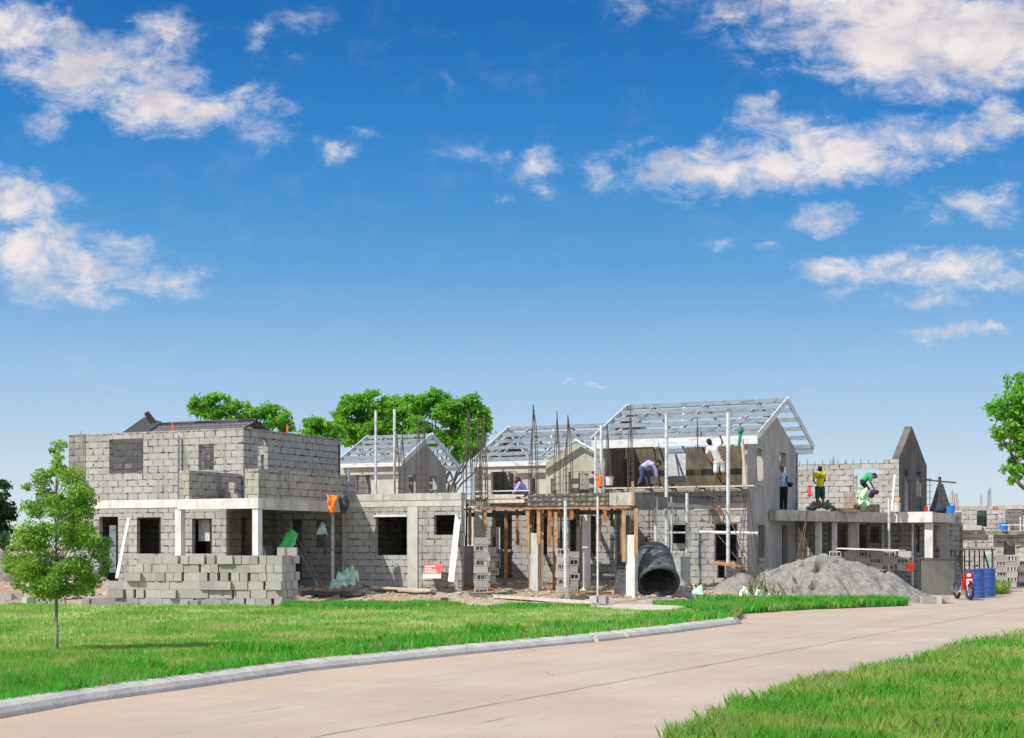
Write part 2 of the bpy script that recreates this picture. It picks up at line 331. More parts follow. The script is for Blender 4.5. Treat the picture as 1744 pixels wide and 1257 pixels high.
# ------------------------------------------------------------------ mesh building
class MB:
    def __init__(s): s.v = []; s.f = []; s.uv = []
    def poly(s, pts, uv=None):
        i = len(s.v); s.v += [tuple(p) for p in pts]; s.f.append(tuple(range(i, i + len(pts))))
        if uv is None:
            a = Vector(pts[0]); e = Vector(pts[1]) - a
            e = e.normalized() if e.length > 1e-9 else Vector((1, 0, 0))
            nn = e.cross(Vector(pts[-1]) - a); nn = nn.normalized() if nn.length > 1e-9 else Vector((0, 0, 1))
            g = nn.cross(e); uv = [((Vector(p) - a).dot(e), (Vector(p) - a).dot(g)) for p in pts]
        s.uv += uv
    def hexa(s, b, t):                      # bottom 4 (ccw), top 4
        s.poly([b[3], b[2], b[1], b[0]]); s.poly(t)
        for i in range(4): j = (i + 1) % 4; s.poly([b[i], b[j], t[j], t[i]])
        return s
    def box(s, c, size, rz=0.0):
        hx, hy, hz = size[0] / 2, size[1] / 2, size[2] / 2; co, si = math.cos(rz), math.sin(rz)
        def q(x, y, z): return (c[0] + x * co - y * si, c[1] + x * si + y * co, c[2] + z)
        return s.hexa([q(-hx, -hy, -hz), q(hx, -hy, -hz), q(hx, hy, -hz), q(-hx, hy, -hz)], [q(-hx, -hy, hz), q(hx, -hy, hz), q(hx, hy, hz), q(-hx, hy, hz)])
    def bar(s, a, b, w, h=None, up=(0, 0, 1)):
        a, b = Vector(a), Vector(b); h = h or w; d = (b - a).normalized(); up = Vector(up)
        if abs(d.dot(up)) > .98: up = Vector((0, 1, 0))
        x = d.cross(up).normalized() * w / 2; y = x.cross(d).normalized() * h / 2
        return s.hexa([a - x - y, a + x - y, a + x + y, a - x + y], [b - x - y, b + x - y, b + x + y, b - x + y])
    def tube(s, pts, r, n=8, cap=True):
        pts = [Vector(p) for p in pts]; rs = r if isinstance(r, (list, tuple)) else [r] * len(pts); base = len(s.v); ref = None
        for i, p in enumerate(pts):
            d = (pts[min(i + 1, len(pts) - 1)] - pts[max(i - 1, 0)]).normalized()
            if ref is None or abs(d.dot(ref)) > .95: ref = Vector((0, 0, 1)) if abs(d.z) < .9 else Vector((1, 0, 0))
            x = d.cross(ref).normalized(); y = x.cross(d).normalized(); ref = y
            for k in range(n):
                a = 2 * math.pi * k / n; s.v.append(tuple(p + (x * math.cos(a) + y * math.sin(a)) * rs[i]))
        for i in range(len(pts) - 1):
            for k in range(n):
                k2 = (k + 1) % n; s.f.append((base + i * n + k2, base + i * n + k, base + (i + 1) * n + k, base + (i + 1) * n + k2))
                s.uv += [(k2 / n, i), (k / n, i), (k / n, i + 1), (k2 / n, i + 1)]
        if cap:
            for ring, rev in ((0, True), (len(pts) - 1, False)):
                ids = [base + ring * n + k for k in range(n)]
                s.f.append(tuple(ids if rev else ids[::-1])); s.uv += [(0, 0)] * n
        return s
    def lathe(s, prof, c, n=20, axis=None):
        """prof: (radius, height) list around the axis through c"""
        ax = Vector(axis or (0, 0, 1)).normalized(); c = Vector(c); x = ax.orthogonal().normalized(); y = ax.cross(x); base = len(s.v)
        for r, h in prof:
            for k in range(n):
                a = 2 * math.pi * k / n; s.v.append(tuple(c + ax * h + (x * math.cos(a) + y * math.sin(a)) * r))
        for i in range(len(prof) - 1):
            for k in range(n):
                k2 = (k + 1) % n; s.f.append((base + i * n + k, base + i * n + k2, base + (i + 1) * n + k2, base + (i + 1) * n + k)); s.uv += [(k / n, i), (k2 / n, i), (k2 / n, i + 1), (k / n, i + 1)]
        return s
    def blob(s, c, r, n=10, m=7, jit=0.0, seed=0):
        rr = Vector(r) if not isinstance(r, (int, float)) else Vector((r, r, r)); base = len(s.v); c = Vector(c)
        for i in range(m + 1):
            for k in range(n):
                th = math.pi * i / m; a = 2 * math.pi * k / n
                d = Vector((math.sin(th) * math.cos(a), math.sin(th) * math.sin(a), math.cos(th)))
                if jit: d = d * (1 + jit * noise.noise(d * 1.9 + Vector((seed * 3.7, seed, 0))))
                s.v.append((c.x + d.x * rr.x, c.y + d.y * rr.y, c.z + d.z * rr.z))
        for i in range(m):
            for k in range(n):
                k2 = (k + 1) % n; s.f.append((base + i * n + k, base + (i + 1) * n + k, base + (i + 1) * n + k2, base + i * n + k2)); s.uv += [(0, 0)] * 4
        return s
    def prism(s, pts, z0, z1):              # pts ccw (x, y)
        s.poly([(x, y, z1) for x, y in pts]); s.poly([(x, y, z0) for x, y in reversed(pts)])
        n = len(pts)
        for i in range(n):
            a, b = pts[i], pts[(i + 1) % n]; s.poly([(a[0], a[1], z0), (b[0], b[1], z0), (b[0], b[1], z1), (a[0], a[1], z1)])
        return s
    def build(s, name, m, parent=None, smooth=False, origin=None):
        me = bpy.data.meshes.new(name)
        v = np.array(s.v, dtype=float)
        if parent is not None: o0 = wloc(parent) if origin is None else Vector(origin)
        elif origin is not None: o0 = Vector(origin)
        else: o0 = Vector(((v[:, 0].min() + v[:, 0].max()) / 2, (v[:, 1].min() + v[:, 1].max()) / 2, v[:, 2].min()))
        v = v - np.array(o0)
        me.from_pydata(v.tolist(), [], s.f)
        ul = me.uv_layers.new(name='UVMap'); ul.data.foreach_set('uv', np.array(s.uv, dtype=np.float32).ravel())
        if m: me.materials.append(MATS[m])
        if smooth: me.polygons.foreach_set('use_smooth', [True] * len(me.polygons))
        me.update()
        o = bpy.data.objects.new(name, me); C.objects.link(o)
        if parent is not None:
            o.parent = parent; o.location = (Vector(o0) - wloc(parent))
        else: o.location = o0
        return o
def wloc(o):
    l = Vector(o.location)
    while o.parent: o = o.parent; l = l + Vector(o.location)
    return l
def tag(o, label=None, cat=None, group=None, kind=None):
    if label: o['label'] = label
    if cat: o['category'] = cat
    if group: o['group'] = group
    if kind: o['kind'] = kind
    return o
def thing(name, loc, label, cat, group=None):
    o = bpy.data.objects.new(name, None); C.objects.link(o); o.location = loc; o.empty_display_size = .2
    return tag(o, label, cat, group)
def copy_tree(o, parent=None):
    c = o.copy(); C.objects.link(c)
    if parent is not None: c.parent = parent
    for ch in list(o.children): copy_tree(ch, c)
    return c
def hit(a, b, px):
    """distance from a along the line a-b where the sight line of column px meets it, and that point's depth"""
    r = (px - CX) / FP; dx, dy = b[0] - a[0], b[1] - a[1]; L = math.hypot(dx, dy); dx /= L; dy /= L
    d = (r * a[1] - a[0]) / (dx - r * dy); return d, a[1] + d * dy
def wall(name, m, parent, a, b, z0, z1, th=.15, holes=(), px=True, gable=None, tops=None, lift=0.0):
    """a block or plaster wall from a to b (outer face), thickness away to the left of a->b; holes (x0,x1,top,bottom) in photo pixels"""
    L = math.hypot(b[0] - a[0], b[1] - a[1]); ux, uy = (b[0] - a[0]) / L, (b[1] - a[1]) / L; nx, ny = -uy, ux; H = []
    for h in holes:
        if px:
            d0, Y0 = hit(a, b, h[0]); d1, Y1 = hit(a, b, h[1]); Ym = (Y0 + Y1) / 2
            H.append((max(0, d0), min(L, d1), max(z0, Z(h[3], Ym)), min(z1, Z(h[2], Ym))))
        else: H.append(h)
    us = sorted({0.0, L} | {x for h in H for x in h[:2]}); zs = sorted({z0, z1} | {x for h in H for x in h[2:]})
    def solid(i, j):
        if i < 0 or j < 0 or i >= len(us) - 1 or j >= len(zs) - 1: return False
        u, z = (us[i] + us[i + 1]) / 2, (zs[j] + zs[j + 1]) / 2
        return not any(h[0] < u < h[1] and h[2] < z < h[3] for h in H)
    def p(u, z, k=0): return (a[0] + ux * u + nx * k * th, a[1] + uy * u + ny * k * th, z)
    M = MB(); U0 = lift
    for i in range(len(us) - 1):
        for j in range(len(zs) - 1):
            if not solid(i, j): continue
            u0, u1, w0, w1 = us[i], us[i + 1], zs[j], zs[j + 1]
            if u1 - u0 < 1e-5 or w1 - w0 < 1e-5: continue
            M.poly([p(u0, w0), p(u1, w0), p(u1, w1), p(u0, w1)], [(u0 + U0, w0), (u1 + U0, w0), (u1 + U0, w1), (u0 + U0, w1)])
            M.poly([p(u1, w0, 1), p(u0, w0, 1), p(u0, w1, 1), p(u1, w1, 1)], [(u1, w0), (u0, w0), (u0, w1), (u1, w1)])
            if not solid(i - 1, j): M.poly([p(u0, w0, 1), p(u0, w0), p(u0, w1), p(u0, w1, 1)], [(0, w0), (th, w0), (th, w1), (0, w1)])
            if not solid(i + 1, j): M.poly([p(u1, w0), p(u1, w0, 1), p(u1, w1, 1), p(u1, w1)], [(0, w0), (th, w0), (th, w1), (0, w1)])
            if not solid(i, j + 1) and not (gable and j == len(zs) - 2): M.poly([p(u0, w1), p(u1, w1), p(u1, w1, 1), p(u0, w1, 1)])
            if not solid(i, j - 1): M.poly([p(u0, w0, 1), p(u1, w0, 1), p(u1, w0), p(u0, w0)])
    if gable:
        ua, za = gable
        M.poly([p(0, z1), p(L, z1), p(ua, za)], [(0, z1), (L, z1), (ua, za)]); M.poly([p(L, z1, 1), p(0, z1, 1), p(ua, za, 1)], [(L, z1), (0, z1), (ua, za)])
        M.poly([p(L, z1), p(L, z1, 1), p(ua, za, 1), p(ua, za)]); M.poly([p(0, z1, 1), p(0, z1), p(ua, za), p(ua, za, 1)])
    for (u0, u1, zt) in (tops or ()):       # extra courses standing on the wall head
        M.hexa([p(u0, z1), p(u1, z1), p(u1, z1, 1), p(u0, z1, 1)], [p(u0, zt), p(u1, zt), p(u1, zt, 1), p(u0, zt, 1)])
    return M.build(name, m, parent)
def tw(name, m, parent, t, s0, s1, z0, z1, th=.15, holes=(), **k): return wall(name, m, parent, ST(s0, t), ST(s1, t), z0, z1, th, holes, **k)
def sw(name, m, parent, s, t0, t1, z0, z1, th=.15, holes=(), **k): return wall(name, m, parent, ST(s, t0), ST(s, t1), z0, z1, th, holes, **k)
def stbox(name, m, parent, s0, s1, t0, t1, z0, z1):
    return MB().prism([ST(s0, t0), ST(s1, t0), ST(s1, t1), ST(s0, t1)], z0, z1).build(name, m, parent)
def cage(parent, x, y, z0, z1, w=.16, bars=4, close=.9, lean=0, name='column_rebar', stir=True, rr=.009):
    M = MB()
    for k in range(bars):
        a = math.pi / 4 + k * 2 * math.pi / bars + .3; ox, oy = math.cos(a) * w * .7, math.sin(a) * w * .7
        pts = []
        for i in range(6):
            f = i / 5; c = 1 - close * max(0, f - .35) / .65
            pts.append((x + ox * c + lean * f + .015 * math.sin(k * 2 + i), y + oy * c, z0 + (z1 - z0) * f * (1 - .05 * (k % 3) * (f > .9))))
        M.tube(pts, rr, 5)
    if stir:
        z = z0 + .1
        while z < z0 + (z1 - z0) * .42:
            M.tube([(x + math.cos(math.pi / 4 + .3 + k * math.pi / 2) * w * .72, y + math.sin(math.pi / 4 + .3 + k * math.pi / 2) * w * .72, z + .01 * k) for k in range(5)], .005, 4); z += .2
    return M.build(name, 'rebar', parent)
def roof_frame(parent, s0, s1, te, tr, tb, ze, zr, n=5, over=(0, 0), trusses=3, fas=.24, m='galv', barge=True, pr=(.06, .145), back=True, webs=False):
    """bare steel roof: purlins down both slopes, trusses, eave fascia and barge boards"""
    def pt(s, f, side=0, dz=0.0):           # f 0 eave .. 1 ridge
        t = te + (tr - te) * f if side == 0 else tb + (tr - tb) * f
        x, y = ST(s, t); return Vector((x, y, ze + (zr - ze) * f + dz))
    for side in ((0, 1) if back else (0,)):
        for i in range(n + 1):
            f = i / n * .97 + .005
            if i == 0 and side == 0: f = .05
            MB().bar(pt(s0, f, side, .05), pt(s1, f, side, .05), *pr).build('purlin', m, parent)
    for k in range(trusses):
        s = s0 + (s1 - s0) * (k + .5) / trusses; M = MB()
        for side in (0, 1): M.bar(pt(s, 0.02, side), pt(s, .985, side), .05, .07)
        if webs:
            M.bar(pt(s, 0.02, 0, -.02), pt(s, .02, 1, -.02), .045, .06)
            base = lambda q: pt(s, .02, 0, -.02).lerp(pt(s, .02, 1, -.02), q)
            for (q, f, sd) in ((.3, .38, 0), (.3, .75, 0), (.5, .97, 0), (.7, .75, 1), (.7, .38, 1)): M.bar(base(q), pt(s, f, sd), .035, .04)
        M.build('truss', m, parent)
    # bracing lying in the front slope, as the photo shows
    for k in range(trusses):
        sa, sb = s0 + (s1 - s0) * (k + .1) / trusses, s0 + (s1 - s0) * (k + .62) / trusses
        if k % 2: sa, sb = sb, sa
        MB().bar(pt(sa, .02, 0, -.05), pt(sb, .97, 0, -.05), .045, .05).build('roof_brace', 'galv_white', parent)
    MB().bar(pt(s0, 0, 0, -fas / 2 + .03), pt(s1, 0, 0, -fas / 2 + .03), .05, fas).build('fascia', 'galv_white', parent)
    if back: MB().bar(pt(s0, 0, 1, -fas / 2 + .03), pt(s1, 0, 1, -fas / 2 + .03), .05, fas * .8).build('fascia', m, parent)
    if barge:
        for s in (s0 - .03, s1 + .03):
            M = MB()
            for side in (0, 1): M.bar(pt(s, 0, side, .03), pt(s, 1, side, .03), .04, .2)
            M.build('barge_board', 'galv_white', parent)

# ------------------------------------------------------------------ ground, road, path, lawn
def axis(lo, hi, step, far):
    a = list(np.arange(lo, hi + step / 2, step)); g = step; x = lo; L = []
    while x > -far: g *= 1.5; x -= g; L.append(x)
    g = step; y = hi; Rr = []
    while y < far: g *= 1.5; y += g; Rr.append(y)
    return L[::-1] + a + Rr
def grid_mesh(name, xs, ys, hf, m, label=None, keep=None, origin=(0, 0, 0), parent=None):
    nx, ny = len(xs), len(ys); v = [(x, y, hf(x, y)) for y in ys for x in xs]
    f = [(j * nx + i, j * nx + i + 1, (j + 1) * nx + i + 1, (j + 1) * nx + i) for j in range(ny - 1) for i in range(nx - 1)
         if keep is None or keep((xs[i] + xs[i + 1]) / 2, (ys[j] + ys[j + 1]) / 2)]
    me = bpy.data.meshes.new(name); me.from_pydata(v, [], f); me.materials.append(MATS[m]); me.polygons.foreach_set('use_smooth', [True] * len(f))
    o = bpy.data.objects.new(name, me); C.objects.link(o); return o
gx = axis(-26, 30, .35, 2500); gy = axis(38, 66, .35, 2500)
tag(grid_mesh('ground', gx, [y for y in gy if y > -300], ground_h, 'ground'), kind='structure')
def flat(name, pts, z, m, kind='structure', th=None):
    M = MB(); M.poly([(x, y, z) for x, y in pts]) if th is None else M.prism(pts, z - th, z)
    return tag(M.build(name, m, None, origin=(0, 0, 0)), kind=kind)
G = lambda px, py: XY(px, EYE * FP / (py - HY))          # a point of the level ground
flat('road', [(-70, -20), (60, -20), (60, 58.5), (16.3, 56.5), (12.0, 46.0), (10.2, 42.6), G(1548, 1032), G(1400, 1038), (4.6, 38.3), (4.4, 37.4), (-70, 38.0)], 0.0, 'road')
flat('path', [(-9.5, 38.0), (5.2, 37.6), (6.2, 39.6), (4.2, 41.6), (-2, 42.1), (-9.0, 42.3)], .015, 'path')
KP = [(-260, 1262), (-120, 1240), (0, 1218), (130, 1195), (300, 1172), (500, 1143), (700, 1122), (870, 1105), (1000, 1093), (1130, 1078), (1250, 1062)]
KW = [G(*p) for p in KP]
lawn_poly = KW + [G(1264, 1050), G(1258, 1040), G(1190, 1040), G(1120, 1049), G(1050, 1048), G(1000, 1042), G(870, 1039), (-5, 38.6), (-8, 39.0), (-22, 39.6), (-60, 39.5), (-60, 12)]
def in_poly(x, y, P):
    c = False; j = len(P) - 1
    for i in range(len(P)):
        if (P[i][1] > y) != (P[j][1] > y) and x < (P[j][0] - P[i][0]) * (y - P[i][1]) / (P[j][1] - P[i][1]) + P[i][0]: c = not c
        j = i
    return c
def lawn_h(x, y): return .085 + .05 * noise.noise((x * .3, y * .3, 2)) + .02 * noise.noise((x * 1.5, y * 1.5, 2)) + .10 * math.exp(-((x - 1.2) ** 2 / 2.2 + (y - 34) ** 2 / 3))
def tri_sheet(name, P, h, m, step):
    bm = bmesh.new(); vs_ = [bm.verts.new((x, y, 0)) for x, y in P]; bm.faces.new(vs_)
    x0, x1 = min(p[0] for p in P), max(p[0] for p in P); y0, y1 = min(p[1] for p in P), max(p[1] for p in P)
    for (lo, hi, ax) in ((max(x0, -25), x1, 0), (y0, y1, 1)):
        q = lo + step
        while q < hi:
            co = (q, 0, 0) if ax == 0 else (0, q, 0); no = (1, 0, 0) if ax == 0 else (0, 1, 0)
            bmesh.ops.bisect_plane(bm, geom=bm.verts[:] + bm.edges[:] + bm.faces[:], plane_co=co, plane_no=no); q += step
    for v in bm.verts: v.co.z = h(v.co.x, v.co.y)
    bmesh.ops.recalc_face_normals(bm, faces=bm.faces[:])
    me = bpy.data.meshes.new(name); bm.to_mesh(me); bm.free(); me.materials.append(MATS[m])
    if me.polygons[0].normal.z < 0: me.flip_normals()
    me.polygons.foreach_set('use_smooth', [True] * len(me.polygons))
    o = bpy.data.objects.new(name, me); C.objects.link(o); return o
tag(tri_sheet('lawn_ground', lawn_poly, lawn_h, 'lawn', .6), kind='structure')
def kerb_run(i0, i1, f0=0., f1=1.):
    M = MB(); pts = []
    for i in range(i0, i1 + 1):
        a = Vector(KW[i]); pts.append(a)
    if f0 > 0: pts[0] = pts[0].lerp(pts[1], f0)
    if f1 < 1: pts[-1] = pts[-2].lerp(pts[-1], f1)
    dense = []
    for a, b in zip(pts[:-1], pts[1:]):
        k = max(2, int((b - a).length / .7))
        for j in range(k): dense.append(a.lerp(b, j / k))
    dense.append(pts[-1]); prof = [(.17, -.06), (.155, .04), (.11, .09), (.05, .12), (-.03, .135), (-.10, .13), (-.14, .11), (-.15, -.06)]
    rows = []
    for i, p in enumerate(dense):
        d = (dense[min(i + 1, len(dense) - 1)] - dense[max(i - 1, 0)]).normalized(); nrm = Vector((d.y, -d.x)); w = .02 * noise.noise((p.x * 2, p.y * 2, 0))
        rows.append([(p.x + nrm.x * (q[0] + w), p.y + nrm.y * (q[0] + w), q[1] + w * .6) for q in prof])
    for r0, r1 in zip(rows[:-1], rows[1:]):
        for k in range(len(prof) - 1): M.poly([r0[k], r1[k], r1[k + 1], r0[k + 1]])
    M.poly(rows[0]); M.poly(rows[-1][::-1])
    return M.build('kerb', 'kerb', None, smooth=True)
for (a, b, f0, f1) in ((0, 7, 0, 1.0), (7, 8, .02, .985), (8, 8 + 1, .03, .36), (8, 9, .40, .985), (9, 10, .0, .52), (9, 10, .53, 1.0)):
    tag(kerb_run(a, b, f0, f1), kind='structure')
rv = [G(1150, 1275), G(1212, 1240), G(1300, 1196), G(1380, 1175), G(1470, 1155), G(1560, 1132), G(1640, 1108), G(1744, 1086), (14, 32), (22, 40), (40, 40), (40, 5), (1.4, 5)]
tag(tri_sheet('verge_ground', rv, lambda x, y: .03 + .03 * noise.noise((x, y, 0)), 'lawn', .8), kind='structure')

def blades(name, P, n, hmin, hmax, w, m, label, zf, bbox=None, ymin=12, ymax=44, dens=None, px_keep=None, lean=.45):
    pts = []; xs = [p[0] for p in P]; x0, x1 = (min(xs), max(xs)) if bbox is None else bbox
    if px_keep is None: px_keep = (-60, 1800)
    tries = 0
    while len(pts) < n and tries < n * 30:
        tries += 1
        y = 1 / random.uniform(1 / ymax, 1 / ymin); px = random.uniform(*px_keep); x = (px - CX) / FP * y
        if not in_poly(x, y, P): continue
        if dens and random.random() > dens(x, y): continue
        pts.append((x, y, zf(x, y)))
    p = np.array(pts); k = len(p); sc = np.clip(p[:, 1] / 22, .6, 1.8)
    hgt = rng.uniform(hmin, hmax, k) * (0.75 + .5 * np.array([noise.noise((a * .9, b * .9, 8)) + .5 for a, b, _ in pts]))
    ang = rng.uniform(0, 2 * np.pi, k); ln = rng.uniform(.1, lean, k) * hgt * 1.5; wd = w * sc * rng.uniform(.6, 1.4, k); fa = rng.uniform(0, np.pi, k)
    dx, dy = np.cos(fa) * wd, np.sin(fa) * wd
    a = p + np.c_[-dx, -dy, np.zeros(k)]; b = p + np.c_[dx, dy, np.zeros(k)]
    mid = p + np.c_[np.cos(ang) * ln * .35, np.sin(ang) * ln * .35, hgt * .6]; c1 = mid + np.c_[dx, dy, np.zeros(k)] * .7; c0 = mid - np.c_[dx, dy, np.zeros(k)] * .7
    tip = p + np.c_[np.cos(ang) * ln, np.sin(ang) * ln, hgt]
    V = np.stack([a, b, c1, tip, c0], 1).reshape(-1, 3)
    me = bpy.data.meshes.new(name); me.vertices.add(len(V)); me.vertices.foreach_set('co', V.astype(np.float32).ravel())
    me.loops.add(len(V)); me.loops.foreach_set('vertex_index', np.arange(len(V), dtype=np.int32)); me.polygons.add(k)
    me.polygons.foreach_set('loop_start', np.arange(0, len(V), 5, dtype=np.int32)); me.polygons.foreach_set('loop_total', np.full(k, 5, dtype=np.int32))
    at = me.attributes.new('rnd', 'FLOAT', 'POINT'); at.data.foreach_set('value', np.repeat(rng.uniform(0, 1, k), 5).astype(np.float32))
    me.materials.append(MATS[m]); me.update(calc_edges=True); me.validate()
    o = bpy.data.objects.new(name, me); C.objects.link(o)
    return tag(o, label, 'grass', kind='stuff')
def lawn_d(x, y): return .25 + .75 * ss(-.22, .25, noise.noise((x * .45, y * .28, 5)) + .22 * noise.noise((x * 2, y * 2, 5)) + (0.1 if y < 30 else -.05))
blades('lawn_grass', lawn_poly, 150000, .03, .09, .006, 'lawn_blades', 'short sunlit lawn grass with dry yellow patches beside the kerb', lawn_h, ymin=13, ymax=40, dens=lawn_d)
kd = lambda x, y: 1 if min((Vector((x, y)) - Vector(k)).length for k in KD) < .35 + 1.7 * ss(-.3, .35, noise.noise((x * .7, y * .7, 9))) * (.6 + .8 * random.random()) else 0
KD = []
for a, b in zip(KW[:-1], KW[1:]):
    k = max(2, int((Vector(b) - Vector(a)).length / .5))
    KD += [tuple(Vector(a).lerp(Vector(b), j / k)) for j in range(k)]
blades('kerbside_grass', lawn_poly, 24000, .08, .20, .008, 'tall_blades', 'longer bright green grass tufts growing along the kerb', lawn_h, ymin=13, ymax=36, dens=kd)
def edge_d(x, y): return ss(36.2, 37.8, y + 1.2 * noise.noise((x * .5, y * .4, 0))) * ss(-.35, .1, noise.noise((x * .5, y * .7, 3)) + .12 * (x > 2))
blades('lawn_edge_grass', lawn_poly, 22000, .06, .15, .010, 'tall_blades', 'strip of deep green grass along the far edge of the lawn', lawn_h, ymin=34, ymax=40, px_keep=(480, 1300), dens=edge_d)
strip = [G(1183, 1050), G(1235, 1058), G(1262, 1046), G(1400, 1037), G(1548, 1031), G(1520, 1022), G(1400, 1022), G(1250, 1023), G(1190, 1026)]
strip2 = [G(1112, 1027.5), G(1112, 1031), G(1190, 1034), G(1190, 1026)]
blades('low_grass', strip2, 2500, .04, .12, .011, 'tall_blades', 'thin low grass before the black tank and grey drum', lambda x, y: .01, ymin=36, ymax=48, px_keep=(1100, 1200))
blades('tall_grass', strip, 24000, .10, .27, .012, 'tall_blades', 'dense tall green grass in front of the sand pile', lambda x, y: 0.0, ymin=33, ymax=48, px_keep=(1090, 1560))
rv2 = [(x - .14, y + .08) for x, y in rv[:8]] + rv[8:]
blades('verge_grass', rv2, 80000, .05, .17, .006, 'verge_blades', 'thick bright grass of the road verge at lower right', lambda x, y: .02, ymin=11.5, ymax=34, px_keep=(1100, 1800), dens=lambda x, y: (.25 + .75 * ss(-.25, .15, noise.noise((x * 1.1, y * .9, 1)))) if in_poly(x, y, rv) else (.8 if noise.noise((x * 2.2, y * 2.2, 6)) > .02 else .04))
blades('dry_weeds', [G(1255, 1030), G(1540, 1022), G(1500, 1012), G(1320, 1010)], 1400, .25, .55, .008, 'weeds', 'thin dry weeds in front of the sand pile', lambda x, y: ground_h(x, y), ymin=40, ymax=52, px_keep=(1240, 1560), lean=.5)
# ------------------------------------------------------------------ house with the wraparound balcony (far left)
SL, SR, TF, TB_ = -33.25, -26.66, 36.48, 41.7
h = thing('block_house', (*ST(-30, 38), 0), 'unroofed two-storey grey block house at far left with wraparound balcony', 'house')
GB = 'block_house'
tw('upper_wall', GB, h, TF, SL, SR, 3.0, 5.05, .15, [(186, 244, 747.5, 805.6), (338, 364, 757, 801)])
tw('lower_wall', GB, h, TF, SL, -27.27, -.1, 2.75, .15, [(169, 201, 880, 1012), (233, 274, 881, 943), (327, 361, 883, 943)])
tw('shade_strip', 'block_dark', h, TF - .012, SL - .01, S_at(146, TF), 3.0, 5.06, .012)  # thin darker facing that paints the shade at the wall's left end
tw('curtain', 'pale_panel', h, TF + .35, S_at(338, TF + .35), S_at(357, TF + .35), 1.75, 2.55, .03)
stbox('low_partition', 'steel_dark', h, -27.2, -26.2, 37.3, 37.5, -.05, 1.62)
tw('floor_band', 'concrete_white', h, TF - .02, SL - .02, SR, 2.75, 3.0, .2)
sw('upper_wall', GB, h, SR, TF + .15, TB_, 2.9, 5.05, .15, [(439, 456, 746, 800)], tops=None)
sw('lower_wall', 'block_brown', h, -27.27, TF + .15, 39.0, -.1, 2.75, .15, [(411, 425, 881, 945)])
s592 = S_at(592, 39.0)
tw('lower_wall', 'block_grey', h, 39.0, -27.27, s592, -.1, 2.7, .15, [(493.5, 514, 884, 992), (534.5, 557, 884, 933)])
wall('rear_wall', GB, h, ST(SR, TB_), ST(SL, TB_), -.1, 4.9, .15, [(2.0, 3.0, 3.6, 4.6), (4.2, 5.1, 3.6, 4.6)], px=False)
wall('side_wall', GB, h, ST(SL, TB_), ST(SL, TF + .15), -.1, 5.05, .15)
tw('partition_wall', 'block_shaded', h, 37.6, SL + .16, -28.6, 3.0, 5.03, .12)
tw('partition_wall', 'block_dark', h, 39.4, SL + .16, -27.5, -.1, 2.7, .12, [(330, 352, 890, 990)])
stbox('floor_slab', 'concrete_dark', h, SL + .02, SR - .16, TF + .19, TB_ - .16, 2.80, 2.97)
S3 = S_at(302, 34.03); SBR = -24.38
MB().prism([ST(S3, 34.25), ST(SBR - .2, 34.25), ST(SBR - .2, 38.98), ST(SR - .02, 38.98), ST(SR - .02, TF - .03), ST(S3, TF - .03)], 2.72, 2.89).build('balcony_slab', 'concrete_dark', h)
tw('balcony_beam', 'concrete_white', h, 34.03, S3, SBR, 2.62, 2.9, .22)
sw('balcony_beam', 'concrete', h, SBR, 34.25, 38.98, 2.60, 2.9, .2)
MB().prism([ST(SBR - .22, 34.06), ST(SBR - .03, 34.06), ST(SBR - .03, 34.26), ST(SBR - .22, 34.26)], -.05, 2.62).build('column', 'concrete_white', h)
MB().prism([ST(S3 - .1, 34.06), ST(S3 + .1, 34.06), ST(S3 + .1, 34.26), ST(S3 - .1, 34.26)], -.05, 2.62).build('column', 'concrete_white', h)
MB().prism([ST(SBR - .3, 38.7), ST(SBR - .02, 38.7), ST(SBR - .02, 38.97), ST(SBR - .3, 38.97)], -.05, 2.6).build('column', 'concrete', h)
S4, S5 = S_at(305, 34.05), S_at(322, 34.05)
wall('parapet', 'block_parapet', h, ST(S5, 34.05), ST(S5, TF - .03), 2.9, 3.70, S5 - S4)
tw('parapet', 'block_parapet', h, 34.05, S_at(417, 34.05), SBR, 2.9, 3.70, .15, lift=.1)
sw('parapet', 'block_parapet', h, SBR, 34.2, 38.95, 2.9, 3.70, .15)
M = MB()
for (px, z0, z1, w) in ((394, 2.9, 3.22, .3), (402, 2.9, 3.12, .22), (398, 3.22, 3.42, .2), (388, 2.9, 3.0, .25)):
    s = S_at(px, 35.6); M.prism([ST(s - w / 2, 35.5), ST(s + w / 2, 35.53), ST(s + w / 2 - .02, 35.75), ST(s - w / 2, 35.72)], z0, z1)
M.build('broken_parapet', 'block_parapet', h)
M = MB()
for (x0, x1, y0, y1) in ((327, 361, 883, 943), (233, 274, 881, 943)):
    (d0, Y0), (d1, Y1) = hit(ST(SL, TF + .08), ST(SR, TF + .08), x0), hit(ST(SL, TF + .08), ST(SR, TF + .08), x1)
    q = lambda d, z: (ST(SL, TF + .08)[0] + CA * d, ST(SL, TF + .08)[1] - SA * d, z)
    za, zb = Z(y0, Y0), Z(y1, Y0)
    for A_, B_ in ((q(d0 + .02, za), q(d0 + .02, zb)), (q(d1 - .02, za), q(d1 - .02, zb)), (q(d0, za - .02), q(d1, za - .02))): M.bar(A_, B_, .04, .05)
    M.build('window_frame', 'wood_dark', h); M = MB()
for px, py0, py1, r in ((301, 742, 866, .035),):
    x, y = ST(S_at(px, 36.3), 36.38); MB().tube([(x, y, Z(py0, y)), (x, y, Z(py1 + 20, y))], r, 8).build('down_pipe', 'galv', h)
x, y = ST(S_at(566, 38.6), 38.62); MB().tube([(x, y, .3), (x, y, 2.55)], .05, 8).build('down_pipe', 'galv_white', h)
x, y = ST(S_at(594, 38.4), 38.4); MB().tube([(x, y, 2.6), (x, y, 3.9)], .03, 8).build('down_pipe', 'galv', h)
